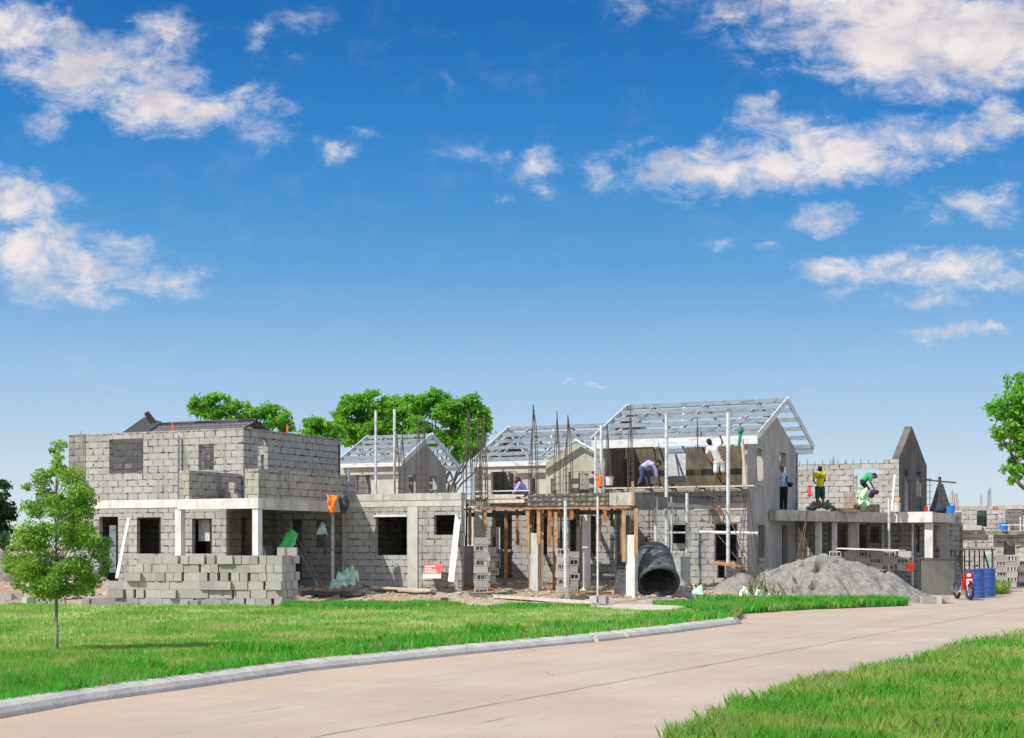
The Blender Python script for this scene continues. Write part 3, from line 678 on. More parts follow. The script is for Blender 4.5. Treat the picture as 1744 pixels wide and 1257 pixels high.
for s in np.arange(SL + .4, SR, 1.3): MB().tube([(*ST(s, TF + .07), 5.04), (*ST(s, TF + .07), 5.04 + random.uniform(.06, .2))], .008, 5).build('starter_bar', 'rebar', h)

# tiled house behind it
h = thing('tiled_house', (*XY(345, 66), 0), 'finished house behind the far left block house, only its dark tiled roof showing', 'house')
tA = 55.5; sA0, sA1 = S_at(262, tA + 2.6), S_at(437, tA + 2.6); zE, zR_ = Z(737, 65.5) + .2, Z(710, 68.5)
trd = 2.6
def slope(nm, m, P, uvm=None):
    M = MB(); a, b, c, d = P; L = (Vector(b) - Vector(a)).length; Hh = (Vector(d) - Vector(a)).length
    dn = Vector((0, 0, -.08)); M.poly(P, [(0, 0), (L, 0), (L, Hh), (0, Hh)]); M.poly([Vector(p) + dn for p in reversed(P)])
    for i in range(4): p, q = P[i], P[(i + 1) % 4]; M.poly([Vector(p) + dn, Vector(q) + dn, q, p])
    return M.build(nm, m, h)
def st3(s, t, z): return (*ST(s, t), z)
slope('roof', 'roof_tile', [st3(sA0, tA, zE - .3), st3(sA1, tA, zE - .3), st3(sA1, tA + trd, zR_), st3(sA0, tA + trd, zR_)])
slope('roof', 'roof_tile', [st3(sA1, tA + 2 * trd, zE - .3), st3(sA0, tA + 2 * trd, zE - .3), st3(sA0, tA + trd + .01, zR_), st3(sA1, tA + trd + .01, zR_)])
MB().tube([st3(sA0, tA + trd, zR_ + .02), st3(sA1, tA + trd, zR_ + .02)], .09, 8).build('ridge_cap', 'roof_tile', h)
tw('wall', 'plaster', h, tA + .5, sA0 + .4, sA1 - .5, 0, zE - .35, .2)
sw('wall', 'plaster', h, sA1 - .5, tA + .5, tA + 2 * trd - .5, 0, zE - .35, .2, gable=(trd - .5, zR_ - .25))
M = MB(); M.bar(st3(sA1 - .4, tA + .3, zE - .35), st3(sA1 - .4, tA + trd, zR_ - .3), .05, .12); M.bar(st3(sA1 - .4, tA + 2 * trd - .3, zE - .35), st3(sA1 - .4, tA + trd, zR_ - .3), .05, .12); M.build('barge_board', 'galv_white', h)
slope('roof', 'tar_black', [P3(206, 738, 63), P3(250, 738, 62.5), P3(275, 718, 64), P3(246, 710, 64.5)])
slope('roof_sheet', 'tar_black', [P3(246, 703, 62.5), P3(253, 700, 62.3), P3(266, 717, 62.3), P3(256, 719, 62.6)])

# ------------------------------------------------------------------ single-storey front house with flat deck
h = thing('flat_block_house', (*ST(-22.5, 42), 0), 'low grey block house with flat concrete deck and one big black window', 'house')
T2 = 38.57; S20, S21 = -24.45, S_at(786, T2)
tw('front_wall', 'block_light', h, T2, S20, S21, -.1, 2.75, .15, [(639.5, 693, 880, 945.5), (739, 776, 877, 911)])
tw('deck_beam', 'concrete_stained', h, T2 - .03, S20 - .02, S21 + .01, 2.93, 3.13, .25)
tw('deck_beam', 'concrete', h, T2 - .015, S20, S21, 2.75, 2.925, .22)
x0 = S_at(695, T2); x1 = S_at(712, T2)
tw('pilaster', 'plaster_warm', h, T2 - .035, x0, x1, -.1, 2.74, .03)
tw('window_lintel', 'concrete_white', h, T2 - .02, S_at(636, T2), S_at(694, T2), Z(880.5, 45), Z(877.5, 45), .02)
wall('side_wall', 'block_grey', h, ST(S21 - .12, T2 + .16), ST(S_at(782, 42.0), 42.0), -.1, 2.9, .15)
MB().prism([ST(S20, T2 + .25), ST(S21 - .14, T2 + .25), ST(S_at(784, 42.3), 42.3), ST(S20, 42.3)], 2.9, 3.09).build('deck_slab', 'concrete_dark', h)
tw('rear_wall', 'block_dark', h, 42.0, S20, S_at(783, 42.0), -.1, 2.9, .12)
wall('side_wall', 'block_grey', h, ST(S20, 42.0), ST(S20, T2 + .16), -.1, 2.89, .15)
for px in (640, 672):
    x, y = ST(S_at(px, 40.5), 40.5); MB().tube([(x, y, 3.0), (x, y, Z(699 if px < 650 else 697, y))], .042, 8).build('steel_post', 'galv_white', h)
for px, py, b in ((676, 735, 3), (713, 716, 5)):
    x, y = ST(S_at(px, 39.2), 39.2)
    for k in range(2): cage(h, x + k * .16, y, 3.0, Z(py, y), .14, 4, .85)
wd = ST(S_at(798, 39.2), 39.2)
cage(h, wd[0], wd[1], 2.8, Z(697, wd[1]), .2, 6, .8, rr=.013); cage(h, wd[0] + .27, wd[1], 2.8, Z(712, wd[1]), .16, 4, .85)

# ------------------------------------------------------------------ two houses of the row behind, bare steel roofs
h = thing('small_steel_roofed_house', (*ST(-32.5, 55), 0), 'small plastered house with bare steel purlins behind the flat deck, black grilled window', 'house')
TH = 53.6; SC = S_at(678, TH); SLh = S_at(568, TH); zE2 = 4.95
tw('front_wall', 'plaster_warm', h, TH, SLh, SC, 0, zE2 - .06, .2, [(601, 632, 809, 842)])
T760 = T_at(760, SC)
sw('gable_wall', 'plaster', h, SC, TH + .21, T760, 0, zE2 - .06, .2, [(696, 709, 808, 842), (732, 744, 811, 842)], gable=((T760 - TH - .2) / 2, 6.0))
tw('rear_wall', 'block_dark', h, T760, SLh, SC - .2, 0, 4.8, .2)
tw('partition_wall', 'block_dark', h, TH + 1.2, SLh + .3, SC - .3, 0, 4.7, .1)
M = MB(); (d0, _), (d1, _) = hit(ST(SLh, TH + .05), ST(SC, TH + .05), 601), hit(ST(SLh, TH + .05), ST(SC, TH + .05), 632)
for k in range(5):
    z = 3.75 + k * .24; M.bar((*ST(SLh + d0, TH + .05), z), (*ST(SLh + d1, TH + .05), z), .04)
for d in (d0 + .02, d0 + .2, d1 - .12): M.bar((*ST(SLh + d, TH + .07), 3.6), (*ST(SLh + d, TH + .07), 4.6), .05)
M.build('window_grille', 'steel_dark', h)
te = TH - .4; tb = T760 + .4
roof_frame(h, S_at(574, te), SC + .42, te, (te + tb) / 2, tb, zE2, 6.2, 5, trusses=2, fas=.16)
h = thing('gabled_steel_roofed_house', (*ST(-27, 56), 0), 'unfinished house with bare steel roof and small white-edged front gable', 'house')
T3 = 53.4; SA0, SA1 = S_at(822, T3), S_at(932, T3)
tw('front_wall', 'plaster_warm', h, T3, SA0, SA1, 0, 4.75, .2, [(836, 880, 803, 842), (902, 912, 806, 842)])
tw('partition_wall', 'block_grey', h, T3 + 1.5, SA0 + .2, SA1 + 2.5, 0, 4.6, .15, [(858, 862, 806, 842), (896, 912, 815, 835)])
MB().bar((*ST(SA0 + .5, T3 + 1.4), 3.6), (*ST(SA0 + .5, T3 + 1.4), 4.6), .08).build('window_post', 'wood_dark', h)
wall('end_wall', 'stucco_brown', h, ST(SA0 - .35, T3 + 5.6), ST(SA0 - .35, T3 + .1), 0, 4.7, .2, gable=(2.8, 6.1))
wall('end_wall', 'stucco_brown', h, ST(SA0 - .02, T3 + .1), ST(SA0 - .02, T3 + 1.3), 0, 4.7, .2)
sw('end_wall', 'plaster', h, S_at(1012, T3), T3 + .2, T3 + 5.6, 0, 4.7, .2)
T35 = T3 - 1.1; sgl, sgr = S_at(930, T35), S_at(1036, T35); Yg = ST(0, T35)[1]
Ygm = ST(S_at(980, T35), T35)[1]
wall('gable_wall', 'stucco_olive', h, ST(sgl, T35), ST(sgr, T35), 0, Z(786, Ygm), .2, [(968, 1012, 803, 842), (938, 948, 815, 842)], gable=(S_at(980, T35) - sgl, Z(756, Ygm)))
tw('room_wall', 'stucco_olive', h, T35 + 1.6, sgl + .25, sgr, 0, 4.6, .15, [(985, 1003, 805, 842)])
M = MB(); ap = (*ST(S_at(980, T35 - .3), T35 - .3), Z(750, Ygm)); M.bar((*ST(S_at(917, T35 - .3), T35 - .3), Z(789, Ygm)), ap, .06, .17, up=(0, 1, 0)); M.bar(ap, (*ST(S_at(1042, T35 - .3), T35 - .3), Z(786, Ygm)), .06, .17, up=(0, 1, 0)); M.build('barge_board', 'galv_white', h)
roof_frame(h, S_at(806, T3 - .4), S_at(1030, T3 - .4), T3 - .4, T3 + 2.8, T3 + 6.0, 4.86, 6.4, 5, trusses=3, fas=.2)

# ------------------------------------------------------------------ open front frame with formwork (middle)
h = thing('unfinished_porch_house', (*ST(-18.6, 42), 0), 'half-built middle house front with dark formwork beam, bare rebar and orange timber posts', 'house')
T4 = 43.5; TP = 39.8; SP0, SP1 = S_at(793, TP), S_at(1076, TP); TM = 47.0
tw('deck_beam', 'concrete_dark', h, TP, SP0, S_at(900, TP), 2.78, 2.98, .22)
tw('formwork_beam', 'formwork', h, TP - .05, S_at(900, TP), S_at(1037, TP), 2.72, 3.1, .3)
tw('deck_beam', 'concrete_stained', h, TP - .02, S_at(1037, TP) + .01, SP1, 2.74, 3.1, .3)
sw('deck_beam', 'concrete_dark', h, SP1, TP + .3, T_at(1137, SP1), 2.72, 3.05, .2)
sw('deck_beam', 'concrete', h, SP1, T_at(1137, SP1) + .01, TM - .05, 2.78, 2.9, .2)
M = MB()
for k in range(22):
    t = T_at(1137, SP1) + .1 + k * (TM - .2 - T_at(1137, SP1)) / 22; M.bar((*ST(SP1 + .03, t), 2.9), (*ST(SP1 + .03, t), 3.12), .03)
M.bar((*ST(SP1 + .03, T_at(1137, SP1)), 3.13), (*ST(SP1 + .03, TM - .1), 3.13), .03); M.build('form_railing', 'steel_dark', h)
for k in range(9):
    s = SP0 + .1 + k * (SP1 - SP0 - .4) / 8; MB().bar((*ST(s, TP + .32), 2.86), (*ST(s, T4 - .8 if s > S_at(983, T4) - 1.2 else T4 - .02), 2.86), .09, .12).build('joist', 'concrete_dark', h)
for k in range(4): MB().bar((*ST(S_at(840, TP), TP + .5 + k * .3), 2.94), (*ST(S_at(925, TP), TP + .5 + k * .3), 2.94), .24, .03).build('deck_board', 'wood_pale', h)
M = MB(); M.bar((*ST(SP0 + .3, TP - .08), 3.06), (*ST(S_at(895, TP), TP - .08), 3.06), .06, .05); M.bar((*ST(S_at(832, TP), TP - .1), 2.9), (*ST(S_at(896, TP), TP - .1), 2.9), .05, .1); M.build('form_board', 'wood_pale', h)
M = MB(); M.bar((*ST(SP0, TP - .1), 2.68), (*ST(SP1, TP - .1), 2.68), .06, .05); M.build('form_board', 'wood_orange', h)
MB().bar((*ST(SP0, TP - .12), 3.2), (*ST(S_at(905, TP), TP - .12), 3.2), .03).build('guard_bar', 'galv_white', h)
zr = lambda px, py: Z(py, ST(S_at(px, TP), TP)[1])
for (pa, pb, yt, yb, m) in ((787, 800, 930, 995, 'concrete'), (808.5, 821, 866, 990, 'plaster_warm'), (902, 916, 908, 1012, 'concrete'), (1066, 1081, 911, 1019, 'concrete_white'), (970, 979, 868, 945, 'concrete_white')):
    a_, b_ = S_at(pa, TP), S_at(pb, TP); tt = TP + (0 if pa != 970 else .9)
    MB().prism([ST(a_, tt), ST(b_, tt), ST(b_, tt + .24), ST(a_, tt + .24)], -.05, zr(pa, yt)).build('column', m, h)
    xx, yy_ = ST((a_ + b_) / 2, tt + .12)
    if m != 'plaster_warm': cage(h, xx, yy_, zr(pa, yt) - .02, 2.75, .15, 4, 0, rr=.011)
for (px, yt, yb) in ((786, 868, 922), (801, 864, 928), (827, 866, 905), (899, 866, 940), (918, 866, 926), (937, 868, 932), (947, 872, 938), (1063, 866, 957), (1084, 866, 945), (1031, 868, 890), (974, 868, 885)):
    s = S_at(px, TP); MB().bar((*ST(s, TP - .03), zr(px, yt)), (*ST(s, TP - .03), zr(px, yb)), .10, .1).build('form_post', random.choice(['wood', 'wood_orange']), h)
MB().bar((*ST(S_at(1077, TP - .1), TP - .08), 2.72), (*ST(S_at(1077, TP - .1), TP - .08), 3.4), .06, .1).build('form_post', 'wood', h)
for (px, py, tt, w, n) in ((824, 706, 41.2, .16, 4), (909, 689, 40.2, .2, 6), (949, 699, 40.6, .15, 4), (968, 707, 40.2, .2, 6), (1074, 690, 45.5, .15, 4), (1035, 722, 45.5, .15, 4), (1188, 712, 46.5, .13, 4), (820, 745, 40.5, .3, 4)):
    x, y = ST(S_at(px, tt), tt); cage(h, x, y, 2.9, Z(py, y), w, n, .93, rr=.012)
# ground-floor rooms behind the frame
T4 = 43.5
tw('room_wall', 'block_light', h, T4, S_at(812, T4), S_at(968, T4), -.1, 2.8, .15, [(838, 872, 877, 985), (902, 932, 868, 945)])
tw('room_wall', 'block_light', h, T4 + 1.8, S_at(848, T4 + 1.8), S_at(864, T4 + 1.8), .2, 2.7, .1)
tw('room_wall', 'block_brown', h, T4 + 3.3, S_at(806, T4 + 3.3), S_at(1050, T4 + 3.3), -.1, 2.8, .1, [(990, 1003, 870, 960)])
M = MB()
for px in (846, 851): x, y = ST(S_at(px, T4 + .2), T4 + .2); M.tube([(x, y, .9), (x, y, 2.2)], .03, 6)
M.build('pipe', 'galv_white', h)
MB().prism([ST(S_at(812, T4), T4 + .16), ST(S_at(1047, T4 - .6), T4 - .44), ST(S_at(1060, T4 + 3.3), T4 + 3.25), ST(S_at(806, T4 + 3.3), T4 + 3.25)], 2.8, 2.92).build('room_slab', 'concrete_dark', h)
wall('room_wall', 'block_grey', h, ST(S_at(812, T4), T4 + 3.3), ST(S_at(812, T4), T4 + .16), -.1, 2.79, .12)
rt = random.Random(31)
for px in (795, 815, 842, 862, 880, 905, 924, 944, 955, 985, 1004, 1022, 1042, 1058):
    tt = TP + rt.uniform(.1, 2.6); s = S_at(px, tt); yb_ = rt.choice([rt.uniform(885, 950), 1100, 1100]); Yq = ST(s, tt)[1]
    MB().bar((*ST(s + rt.uniform(-.05, .05), tt), max(.1, Z(yb_, Yq))), (*ST(s, tt), 2.78), rt.uniform(.05, .1), rt.uniform(.08, .14)).build('timber_prop', rt.choice(['wood', 'wood_orange', 'wood_dark', 'wood_dark', 'wood_dark']), h)
for (pa, pb, py, tt) in ((838, 900, 872, TP + .3), (922, 985, 876, TP + .6), (985, 1060, 872, TP + .4), (795, 838, 874, TP + .5)):
    MB().bar((*ST(S_at(pa, tt), tt), Z(py, 43.5)), (*ST(S_at(pb, tt), tt), Z(py + 1, 43.5)), .05, .13).build('form_board', rt.choice(['wood_orange', 'wood_dark']), h)
MB().bar((*ST(S_at(838, T4), T4 - .05), Z(938, 48)), (*ST(S_at(872, T4), T4 - .05), Z(938, 48)), .06, .08).build('door_rail', 'galv', h)
sS = S_at(982, T4)
tw('room_wall', 'block_grey', h, T4 - .6, S_at(983, T4 - .6), S_at(1047, T4 - .6), -.1, 2.8, .15, [(989, 1015, 879, 948)])
tw('room_wall', 'block_light', h, T4 + .9, S_at(980, T4 + .9), S_at(1004, T4 + .9), .2, 2.7, .1)

# ------------------------------------------------------------------ main two-storey house with workers on the open upper floor
h = thing('steel_roofed_house', (*ST(-17, 49.5), 0), 'tall grey house with open upper floor and bare steel roof frame where workers stand', 'house')
SW = -14.75; TMB = T_at(1355, SW); S_l = S_at(1016, TM)
tw('lower_wall', 'block_light', h, TM, S_at(1049, TM), SW, -.1, 3.5, .15, [(1137, 1170, 891, 941), (1217, 1256, 892, 957), (1221, 1236, 957, 986)])
tw('floor_beam', 'plaster_warm', h, TM - .02, S_at(1183, TM), SW - .01, 2.75, 2.98, .02)
wall('side_wall', 'block_grey', h, ST(S_l, TMB), ST(S_l, TM + .02), -.1, 3.3, .15)
tw('door_lintel', 'concrete_stained', h, TM - .025, S_at(1212, TM), S_at(1262, TM), 2.36, 2.56, .025)
gz = 5.0
sw('gable_wall', 'plaster', h, SW, TM + .16, TMB, -.1, gz, .18, [(1286, 1298, 762, 822), (1328, 1338.5, 771, 870), (1291, 1302, 893, 952), (1332, 1342, 895, 966)], gable=((TMB - TM) / 2 - .1, 6.15))
tw('corner_wall', 'plaster', h, TM, S_at(1264, TM), SW, 3.501, gz - .02, .16)
tw('upper_wall', 'stucco_brown', h, TM + 2.1, S_l + .2, SW - .18, 3.5, 4.95, .15, [(1047, 1065, 763, 781), (1133, 1168, 761, 823)])
wall('upper_wall', 'stucco_brown', h, ST(S_l, TM + 5.3), ST(S_l, TM + .16), 3.3, 4.95, .18, gable=(2.6, 6.2))
tw('upper_wall', 'block_grey', h, TM, S_l, S_at(1030, TM), 2.9, 4.95, .15)
tw('rear_wall', 'block_light', h, TMB + .2, S_l, SW - .01, -.1, 4.9, .15, [(1140, 1160, 780, 820)])
MB().prism([ST(S_l + .02, TM + .16), ST(SW - .2, TM + .16), ST(SW - .2, TMB - .02), ST(S_l + .02, TMB - .02)], 3.3, 3.49).build('floor_slab', 'concrete_dark', h)
tw('room_wall', 'pale_panel', h, TM + 3.1, S_at(1115, TM + 3.1), S_at(1190, TM + 3.1), 3.5, 4.8, .1)
for (x0, x1, y0, y1) in ((1047, 1065, 763, 781),):
    (d0, Ya), (d1, Yb) = hit(ST(S_l, TM + 2.08), ST(SW, TM + 2.08), x0 - 1), hit(ST(S_l, TM + 2.08), ST(SW, TM + 2.08), x1 + 1); M = MB()
    q = lambda d, z: (*ST(S_l + d, TM + 2.08), z)
    for A_, B_ in ((q(d0, Z(y0, Ya)), q(d0, Z(y1, Ya))), (q(d1, Z(y0, Ya)), q(d1, Z(y1, Ya))), (q(d0, Z(y1, Ya)), q(d1, Z(y1, Ya)))): M.bar(A_, B_, .05, .06)
    M.build('window_trim', 'plaster_warm', h)
def frame_at(nm, m, par, t, x0, x1, y0, y1, w=.05, cross=()):
    (d0, Ya), (d1, Yb) = hit(ST(-40, t), ST(40, t), x0), hit(ST(-40, t), ST(40, t), x1); M = MB(); q = lambda d, z: (*ST(-40 + d, t), z)
    z0, z1 = Z(y1, Ya), Z(y0, Ya); e = w / 2
    M.bar(q(d0 + e, z0), q(d0 + e, z1), w); M.bar(q(d1 - e, z0), q(d1 - e, z1), w); M.bar(q(d0 + w, z1 - e), q(d1 - w, z1 - e), w); M.bar(q(d0 + w, z0 + e), q(d1 - w, z0 + e), w)
    for f in cross: M.bar(q(d0 + w, z0 + (z1 - z0) * f), q(d1 - w, z0 + (z1 - z0) * f), w)
    return M.build(nm, m, par)
frame_at('window_frame', 'galv_white', h, TM + .05, 1137, 1170, 891, 941, .05, (.68,))
frame_at('window_frame', 'steel_dark', h, TM + .05, 1217, 1256, 892, 957, .05)
frame_at('window_trim', 'plaster_warm', h, TM + .04, 1221, 1236, 957, 986, .03)
def vframe(nm, m, par, s, x0, x1, y0, y1, w=.05):
    a, b = ST(s, T_at(x0, s)), ST(s, T_at(x1, s)); M = MB(); z0, z1 = Z(y1, a[1]), Z(y0, a[1])
    M.bar((*a, z0), (*a, z1), w); M.bar((*b, z0), (*b, z1), w); M.bar((*a, z1), (*b, z1), w); M.bar((*a, z0), (*b, z0), w * 1.5); return M.build(nm, m, par)
vframe('window_trim', 'plaster', h, SW + .02, 1290, 1303, 892, 953, .07)
vframe('window_trim', 'plaster_warm', h, SW + .02, 1285.5, 1298.5, 761, 823, .05)
TE = 46.5; TEB = TMB + .45; TRg = (TE + TEB) / 2
roof_frame(h, S_at(1008, TE), SW + .5, TE, TRg, TEB, 5.06, 6.45, 5, trusses=3, fas=.27, m='galv')
MB().bar((*ST(S_at(1022, TM - .4), TM - .35), 3.50), (*ST(SW + .4, TM - .35), 3.50), .45, .045).build('scaffold_board', 'wood_pale', h)
M = MB()
for px in (1060, 1110, 1150, 1200, 1262):
    s = S_at(px, TM); M.bar((*ST(s, TM - .56), 3.46), (*ST(s, TM + .1), 3.46), .05)
M.build('board_bracket', 'steel_dark', h)

# ------------------------------------------------------------------ right-hand house with low deck, columns and black gable
h = thing('gable_wall_house', (*XY(1450, 57), 0), 'right-hand unfinished house with low deck on columns and lone dark pointed gable', 'house')
A5, B5, C5, D5 = XY(1321, 50.6), XY(1515, 55.3), XY(1588, 54.7), XY(1627, 57.6)
bl5, bd5 = XY(1352, 60.6), XY(1634, 62)
zt5 = 2.81; zb5 = 2.45
def wseg(nm, m, a, b, z0, z1, th=.15, holes=(), **k): return wall(nm, m, h, a, b, z0, z1, th, holes, **k)
wseg('deck_beam', 'concrete_stained', A5, B5, zb5, zt5, .25); wseg('deck_beam', 'concrete_white', B5, C5, zb5, zt5 + .02, .25); wseg('deck_beam', 'concrete', C5, D5, zb5 + .02, zt5, .2)
ins = lambda p, dx, dy: (p[0] + dx, p[1] + dy)
MB().prism([ins(A5, .1, .35), ins(B5, .1, .35), ins(C5, -.15, .35), ins(D5, -.25, .2), bd5, bl5], zb5 + .15, zt5 - .02).build('deck_slab', 'concrete_dark', h)
def col_at(px, Y, w, z1, m, d=.28):
    x, y = XY(px, Y); MB().box((x, y, z1 / 2 - .02), (w, d, z1), -R(20)).build('column', m, h)
for px, Y, w, m in ((1394, 52.9, .18, 'concrete_white'), (1454, 54.3, .34, 'concrete_stained'), (1419, 55.5, .3, 'concrete_dark'), (1582, 55.1, .28, 'concrete_white'), (1608, 56.9, .3, 'plaster'), (1421, 53.4, .14, 'concrete_white')):
    col_at(px, Y, w, zb5, m)
for px, Y in ((1514, 54.9), (1503, 58), (1554, 56)):
    x, y = XY(px, Y); MB().tube([(x, y, 0), (x, y, zb5 if px != 1514 else 3.3)], .045, 8).build('prop_post', 'galv_white', h)
a5, b5 = XY(1355, 57.2), XY(1520, 58.2)
wseg('lower_wall', 'block_light', a5, b5, -.1, 2.6, .15, [(1357, 1378, 897, 985), (1423, 1445, 892, 985), (1462, 1478, 893, 985), (1482, 1500, 897, 925)])
wseg('lower_wall', 'block_grey', XY(1518, 59.8), XY(1634, 60.5), -.1, 2.6, .15, [(1560, 1566, 895, 940), (1590, 1605, 893, 985)])
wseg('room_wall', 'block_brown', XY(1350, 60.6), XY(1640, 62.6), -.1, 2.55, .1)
fr = (XY(1357, 61), XY(1505, 59.9)); fr2 = (XY(1505, 59.9), XY(1531, 59.7))
wseg('upper_wall', 'block_far', fr[0], fr[1], 2.79, Z(790, 60.4), .15, [(1453, 1496.5, 798, 849)])
wseg('upper_wall', 'block_far', fr2[0], fr2[1], 2.79, Z(782, 59.8), .15)
g0, g1 = XY(1531, 59.7), XY(1578.5, 65.2); gd, gY = hit(g0, g1, 1553)
wseg('gable_wall', 'stucco_black', g0, g1, 2.79, 5.02, .28, [(1541, 1546.5, 800, 871), (1561, 1569, 803, 846)], gable=(gd, Z(726, gY)))
wseg('room_wall', 'block_far', XY(1453, 62.5), XY(1510, 62), 2.79, 4.5, .15, [(1459, 1485, 808, 830)])
M = MB()
for k in range(9): p = Vector((*XY(1534 + k * 6.2, 58.2), 2.85)); M.bar(p, p + Vector((0, 0, 1.35 + .12 * (k % 2))), .022)
for k in range(6): z = 2.95 + k * .24; M.bar((*XY(1532, 58.2), z), (*XY(1588, 58.2), z), .018)
M.bar((*XY(1536, 58.1), 4.2), (*XY(1628, 58.4), 4.02), .05); M.build('rebar_mat', 'steel_dark', h)
M = MB()
for k in range(14): p = Vector((*XY(1438 + k * 1.4, 56), 2.8)); M.bar(p, p + Vector((0, 0, .8 - .3 * (k % 3) * .3)), .012)
for k in range(4): M.bar((*XY(1437, 56), 2.9 + k * .2), (*XY(1458, 56), 2.9 + k * .2), .01)
M.build('rebar_mat', 'rust_steel', h)
M = MB(); c0, c1 = XY(1592, 63), XY(1621, 63.4); ap = XY(1606, 63.2)
M.hexa([(*c0, 2.7), (*c1, 2.7), (c1[0], c1[1] + .8, 2.7), (c0[0], c0[1] + .8, 2.7)], [(c0[0], c0[1], 3.08), (c1[0], c1[1], 3.08), (c1[0], c1[1] + .8, 3.08), (c0[0], c0[1] + .8, 3.08)])
zA = Z(823, 63)
M.poly([(*c0, 3.08), (*c1, 3.08), (*ap, zA)]); M.poly([(c1[0], c1[1] + .8, 3.08), (c0[0], c0[1] + .8, 3.08), (ap[0], ap[1] + .8, zA)])
M.poly([(*c1, 3.08), (c1[0], c1[1] + .8, 3.08), (ap[0], ap[1] + .8, zA), (*ap, zA)]); M.poly([(c0[0], c0[1] + .8, 3.08), (*c0, 3.08), (*ap, zA), (ap[0], ap[1] + .8, zA)])
M.build('roof_gable', 'block_dark', h)
x, y = XY(1600.5, 58); MB().tube([(x, y, 2.6), (x, y, Z(812, y))], .06, 8).build('prop_post', 'steel_dark', h)
for px, py in ((1622, 835), (1629, 840), (1419, 778), (1440, 784)): x, y = XY(px, 61); cage(h, x, y, 3.0, Z(py, y), .12, 4, .5, stir=False)
for px in np.arange(1362, 1530, 13):
    Yq = 60.6; x, y = XY(px, Yq); MB().tube([(x, y, Z(791, Yq) - .1), (x, y, Z(786 - random.random() * 5, Yq))], .012, 5).build('starter_bar', 'rebar', h)

# far right background houses
h = thing('far_block_house', (*XY(1665, 74), 0), 'pale two-storey block house in the right background with two upper window holes', 'house')
a6, b6 = XY(1618, 72.6), XY(1704, 72)
wall('front_wall', 'block_far', h, a6, b6, -.05, Z(862, 72.3), .2, [(1627, 1638, 869, 893), (1663.5, 1681, 868, 897), (1659, 1665, 905, 912), (1660, 1664, 920, 932)])
wall('rear_wall', 'block_dark', h, XY(1618, 78), XY(1704, 78), 0, Z(872, 78), .2)
wall('window_screen', 'glass_green', h, XY(1663.8, 72.75), XY(1680.6, 72.7), Z(896, 72), Z(868.5, 72), .03)
wall('ledge', 'concrete', h, XY(1626, 72.2), XY(1672, 71.9), Z(903, 72), Z(895, 72), .35)
wall('floor_slab', 'concrete_dark', h, XY(1622, 73), XY(1700, 72.5), Z(903, 72), Z(899, 72), 4.5)
MB().box((*XY(1701, 71.5), Z(865, 71.5)), (.55, .06, .15), -.2).build('form_board', 'wood_orange', h)
for px, py in ((1686, 830), (1671, 842), (1684, 835)): x, y = XY(px, 72.5); cage(h, x, y, 2.0, Z(py, y), .1, 4, .3, stir=False)
h = thing('far_corner_house', (*XY(1740, 69), 0), 'block house cut by the right edge with wide dark upper opening', 'house')
a7, b7 = XY(1692, 69.5), XY(1800, 68.5)
wall('front_wall', 'block_far', h, a7, b7, -.05, Z(905, 69), .2, [(1709, 1729, 921, 945)])
wall('front_wall', 'block_far', h, XY(1700, 70.6), XY(1800, 69.8), Z(905, 70), Z(860, 70), .2, [(1712, 1742, 869, 903.5)])
wall('rear_wall', 'block_dark', h, XY(1690, 73.5), XY(1805, 73), 0, Z(864, 73), .2)
wall('deck_beam', 'concrete_dark', h, XY(1678, 69.2), XY(1800, 68.3), Z(911, 69), Z(904.6, 69), .5)
wall('roof_beam', 'concrete_stained', h, XY(1712, 70.3), XY(1800, 69.6), Z(867, 70), Z(861, 70), .15)
for k, px in enumerate((1738, 1745)): x, y = XY(px, 68.4); MB().tube([(x, y, Z(905, y)), (x, y, Z(880, y))], .03, 6).build('guard_post', 'galv_white', h)
MB().bar((*XY(1706, 68.6), Z(894, 68.6)), (*XY(1790, 68.2), Z(894, 68.2)), .05).build('guard_rail', 'galv_white', h)
